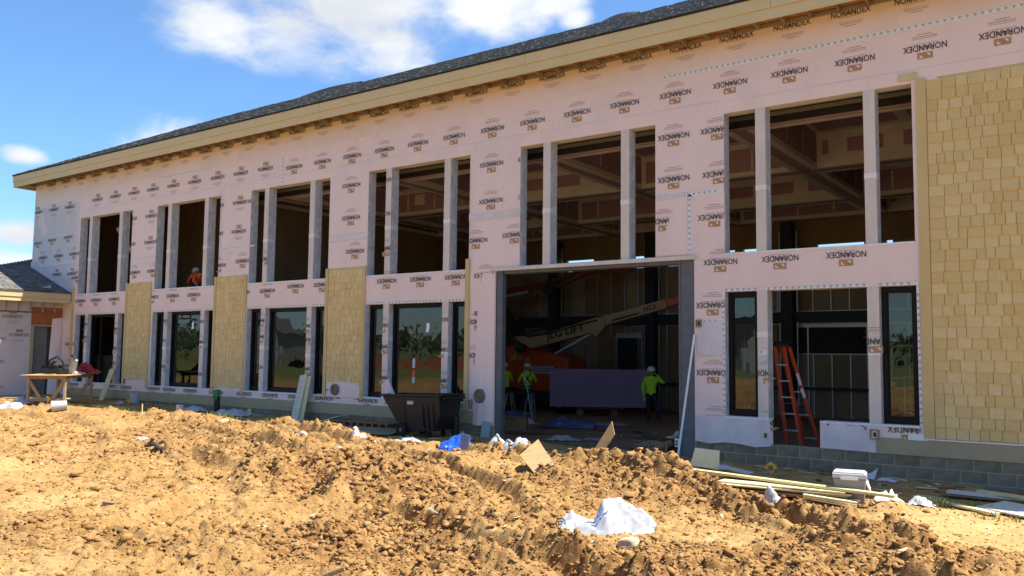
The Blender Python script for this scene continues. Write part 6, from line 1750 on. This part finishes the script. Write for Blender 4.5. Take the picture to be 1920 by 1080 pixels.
b = MB(); b.bar((-.05,0,.03),(.18,.18,.14),.05,.03); o = b.build('stick', M['wood_dark'], loc=at(-4.85,-11.75,-.04)); tag(o, 'brown stick pointing up beside the short plank end', 'stick')
b = MB(); b.box(-.08,.08,-.04,.04,0,.05); o = b.build('wood_block', M['wood_dark'], loc=at(-9.0,-10.9,.01)); o.rotation_euler = (.1,.1,.5); tag(o, 'small dark wood block on the smooth lit soil', 'wood block')
b = MB(); b.tube([(-.3,0,.05),(-.1,.04,.10),(.1,0,.05),(.3,-.03,.04)], .035, 6); b.tube([(-.2,.0,.05),(-.15,.03,.18)], .03, 6); b.tube([(-.05,.02,.08),(.05,.1,.14),(.2,.06,.08)], .025, 6); o = b.build('root', M['bark'], loc=at(-12.6,-8.15)); tag(o, 'dark twisted root on the lit soil at the left', 'root')

# grass tufts and fine litter
def tufts(name, spots, label):
    V = []; F = []
    for cx, cy, r, n, h in spots:
        for k in range(n):
            a = random.uniform(0, 6.28); q = r*math.sqrt(random.random()); x, y = cx+q*math.cos(a), cy+q*math.sin(a)*.7
            z = gz(x, y); d = random.uniform(0, 6.28); L = h*random.uniform(.5, 1.2); w = .006; lx, ly = math.cos(d)*L*.5, math.sin(d)*L*.5; o = len(V)
            V += [(x-w*math.sin(d), y+w*math.cos(d), z), (x+w*math.sin(d), y-w*math.cos(d), z), (x+lx*.5, y+ly*.5, z+L*.7), (x+lx, y+ly, z+L)]
            F += [(o, o+1, o+2), (o+1, o+3, o+2)]
    o = np_mesh(name, np.array(V), np.array(F), M['grass'], smooth=False); tag(o, label, kind='stuff')
tufts('grass', [(-2.3,-2.6,.22,120,.13),(-1.9,-2.4,.3,60,.10),(-1.5,-3.0,.3,60,.09),(-20.8,-2.2,.8,260,.12),(-23.4,-2.5,1.0,240,.12),(-19.0,-2.6,.5,120,.10),(-18.2,-2.9,.5,90,.1),(-25.5,-3.0,.6,120,.1),(-16.2,-3.0,.4,40,.1)], 'thin grass tufts growing along the edge of the shade')
V = []; F = []; MI = []
for k in range(760):
    if k < 420: x, y = random.uniform(-27, -.8), random.uniform(-2.2, -.15)
    else: x, y = random.uniform(-14, -1), random.uniform(-10, -2.5)
    s = random.uniform(.012, .05); a = random.uniform(0, 3.14); z = gz(x, y)+random.uniform(.006, .02); o = len(V); t = random.uniform(-.02, .02)
    for i, j in ((-1,-.5),(1,-.5),(1,.5),(-1,.5)):
        V.append((x+s*(i*math.cos(a)-j*math.sin(a)), y+s*(i*math.sin(a)+j*math.cos(a)), z+t*i))
    F.append((o, o+1, o+2, o+3)); MI.append(random.choice((0,0,0,0,1,2,3,3)))
for k in range(150):                       # larger chips and strips, each with its own thickness left to the soil
    x, y = (random.uniform(-8.5, -.8), random.uniform(-2.6, -.2)) if k < 80 else (random.uniform(-20, -8), random.uniform(-2.4, -.2)) if k < 120 else (random.uniform(-11.5, -7.6), random.uniform(.6, 6))
    L, w_ = random.uniform(.05, .22), random.uniform(.015, .06); a = random.uniform(0, 3.14); z = (gz(x, y) if y < .5 else .03)+random.uniform(.012, .03); o = len(V); t = random.uniform(-.06, .06)
    for i, j in ((-1,-1),(1,-1),(1,1),(-1,1)):
        for dz in (0, -.012): V.append((x+i*L*math.cos(a)-j*w_*math.sin(a), y+i*L*math.sin(a)+j*w_*math.cos(a), z+t*i*L*3+dz))
    for f_ in ((0,2,4,6),(0,1,3,2),(2,3,5,4),(4,5,7,6),(6,7,1,0)): F.append(tuple(o+q for q in f_)); MI.append(MI[-1] if f_ != (0,2,4,6) else random.choice((0,0,1,2,2,3)))
o = np_mesh('litter', np.array(V), np.array(F), [M['wood_dark'], M['white_plastic'], M['cream_board'], M['stone']], smooth=False, midx=MI); tag(o, 'fine litter of wood chips and scraps along the wall', kind='stuff')
# ------------------------------------------------------------------ land behind the viewer, seen only as reflections in the glass
def hill_mesh():
    n = 90; V = []; F = []
    for j in range(12):
        for i in range(n+1):
            a = math.radians(175 + 215*i/n); r = 150 + j*14
            x, y = -8+r*math.cos(a), -16+r*math.sin(a)
            h = 10*(.72+.28*float(vn(i*.07, 3.1, 5)))*math.sin(math.pi*min(j/9, 1)*.5)**1.3 + 2.0
            V.append((x, y, h - (1.0 if j == 0 else 0)))
    for j in range(11):
        for i in range(n):
            k = j*(n+1)+i; F.append((k, k+1, k+n+2, k+n+1))
    o = np_mesh('hills', np.array(V), np.array(F), M['foliage']); tag(o, kind='structure')
hill_mesh()
V = []; F = []
rs = np.random.default_rng(5)
for t in range(650):
    a = math.radians(rs.uniform(178, 385)); r = rs.uniform(95, 150); x, y = -8+r*math.cos(a), -16+r*math.sin(a)
    H_t = rs.uniform(2.4, 4.6); cr = H_t*rs.uniform(.5, .8); zg = 1.0+ (2.0 if r > 120 else .4)
    for k in range(70):
        d = rs.normal(size=3); d /= np.linalg.norm(d); q = rs.random()**.4
        c = np.array([x, y, zg+H_t*.6]) + d*q*np.array([cr, cr, H_t*.42]); s = rs.uniform(.35, .9)*cr*.27
        e1 = rs.normal(size=3); e1 /= np.linalg.norm(e1); e2 = np.cross(e1, rs.normal(size=3)); e2 /= np.linalg.norm(e2)
        o = len(V); V += [c+e1*s, c-e1*s*.6+e2*s*.8, c-e1*s*.6-e2*s*.8]; F.append((o, o+1, o+2))
    o = len(V); V += [np.array([x-.2, y, zg-1]), np.array([x+.2, y, zg-1]), np.array([x, y, zg+H_t*.7])]; F.append((o, o+1, o+2))
o = np_mesh('treeline', np.array(V), np.array(F), M['foliage'], smooth=False); tag(o, 'distant wood of green trees behind the viewer', kind='stuff')
def house(x, y, rz, L, W, Hh, roofm, label):
    t = tag(empty('house', (x, y, 1.0 if math.hypot(x, y) < 95 else 1.6), rz), label, 'house', 'houses beyond the yard')
    b = MB(); b.box(-L/2, L/2, -W/2, W/2, -1.0, Hh); b.prism([(-L/2,-W/2,Hh),(-L/2,W/2,Hh),(-L/2,0,Hh+W*.3)], (0,0,0), (L,0,0)); b.build('wall', M['house_white'], t)
    b = MB(); b.prism([(-L/2-.3,-W/2-.4,Hh-.1),(-L/2-.3,0,Hh+W*.3+.05),(-L/2-.3,W/2+.4,Hh-.1),(-L/2-.3,0,Hh+W*.3+.25)], (0,0,0), (L+.6,0,0)); b.build('roof', roofm, t)
    for k in range(4):
        b = MB(); xx = -L/2+L*(k+.6)/4.4; b.box(xx-.5, xx+.5, W/2+.003, W/2+.04, .9, 2.0); b.build('window', M['frame'], t)
house(-62,-70,.5,14,8,2.8,M['house_roof'],'white house with grey roof beyond the yard, nearest of the houses'); house(-88,-52,.9,16,8,3,M['house_roof'],'white house with grey roof at the far left of the wood'); house(-44,-94,.2,12,8,3,M['felt'],'white house with dark roof in front of the wood')
b = MB()
for k in range(10):
    a = math.radians(204+2.4*k); r = 66+3*math.sin(k); a2 = math.radians(204+2.4*(k+1)); r2 = 66+3*math.sin(k+1)
    p = lambda a_, r_, dz: (-8+r_*math.cos(a_), -16+r_*math.sin(a_), dz)
    b.add([p(a, r, .2), p(a2, r2, .2), p(a2, r2+4, 1.5), p(a, r+4, 1.5), p(a2, r2+9, .2), p(a, r+9, .2)], [(0,1,2,3),(3,2,4,5)])
M['red_bank'] = mat('red_clay_bank', (.24,.07,.03), (.19,.052,.025), .5, .95)
o = b.build('clay_bank', M['red_bank'], fix=False); tag(o, kind='structure')
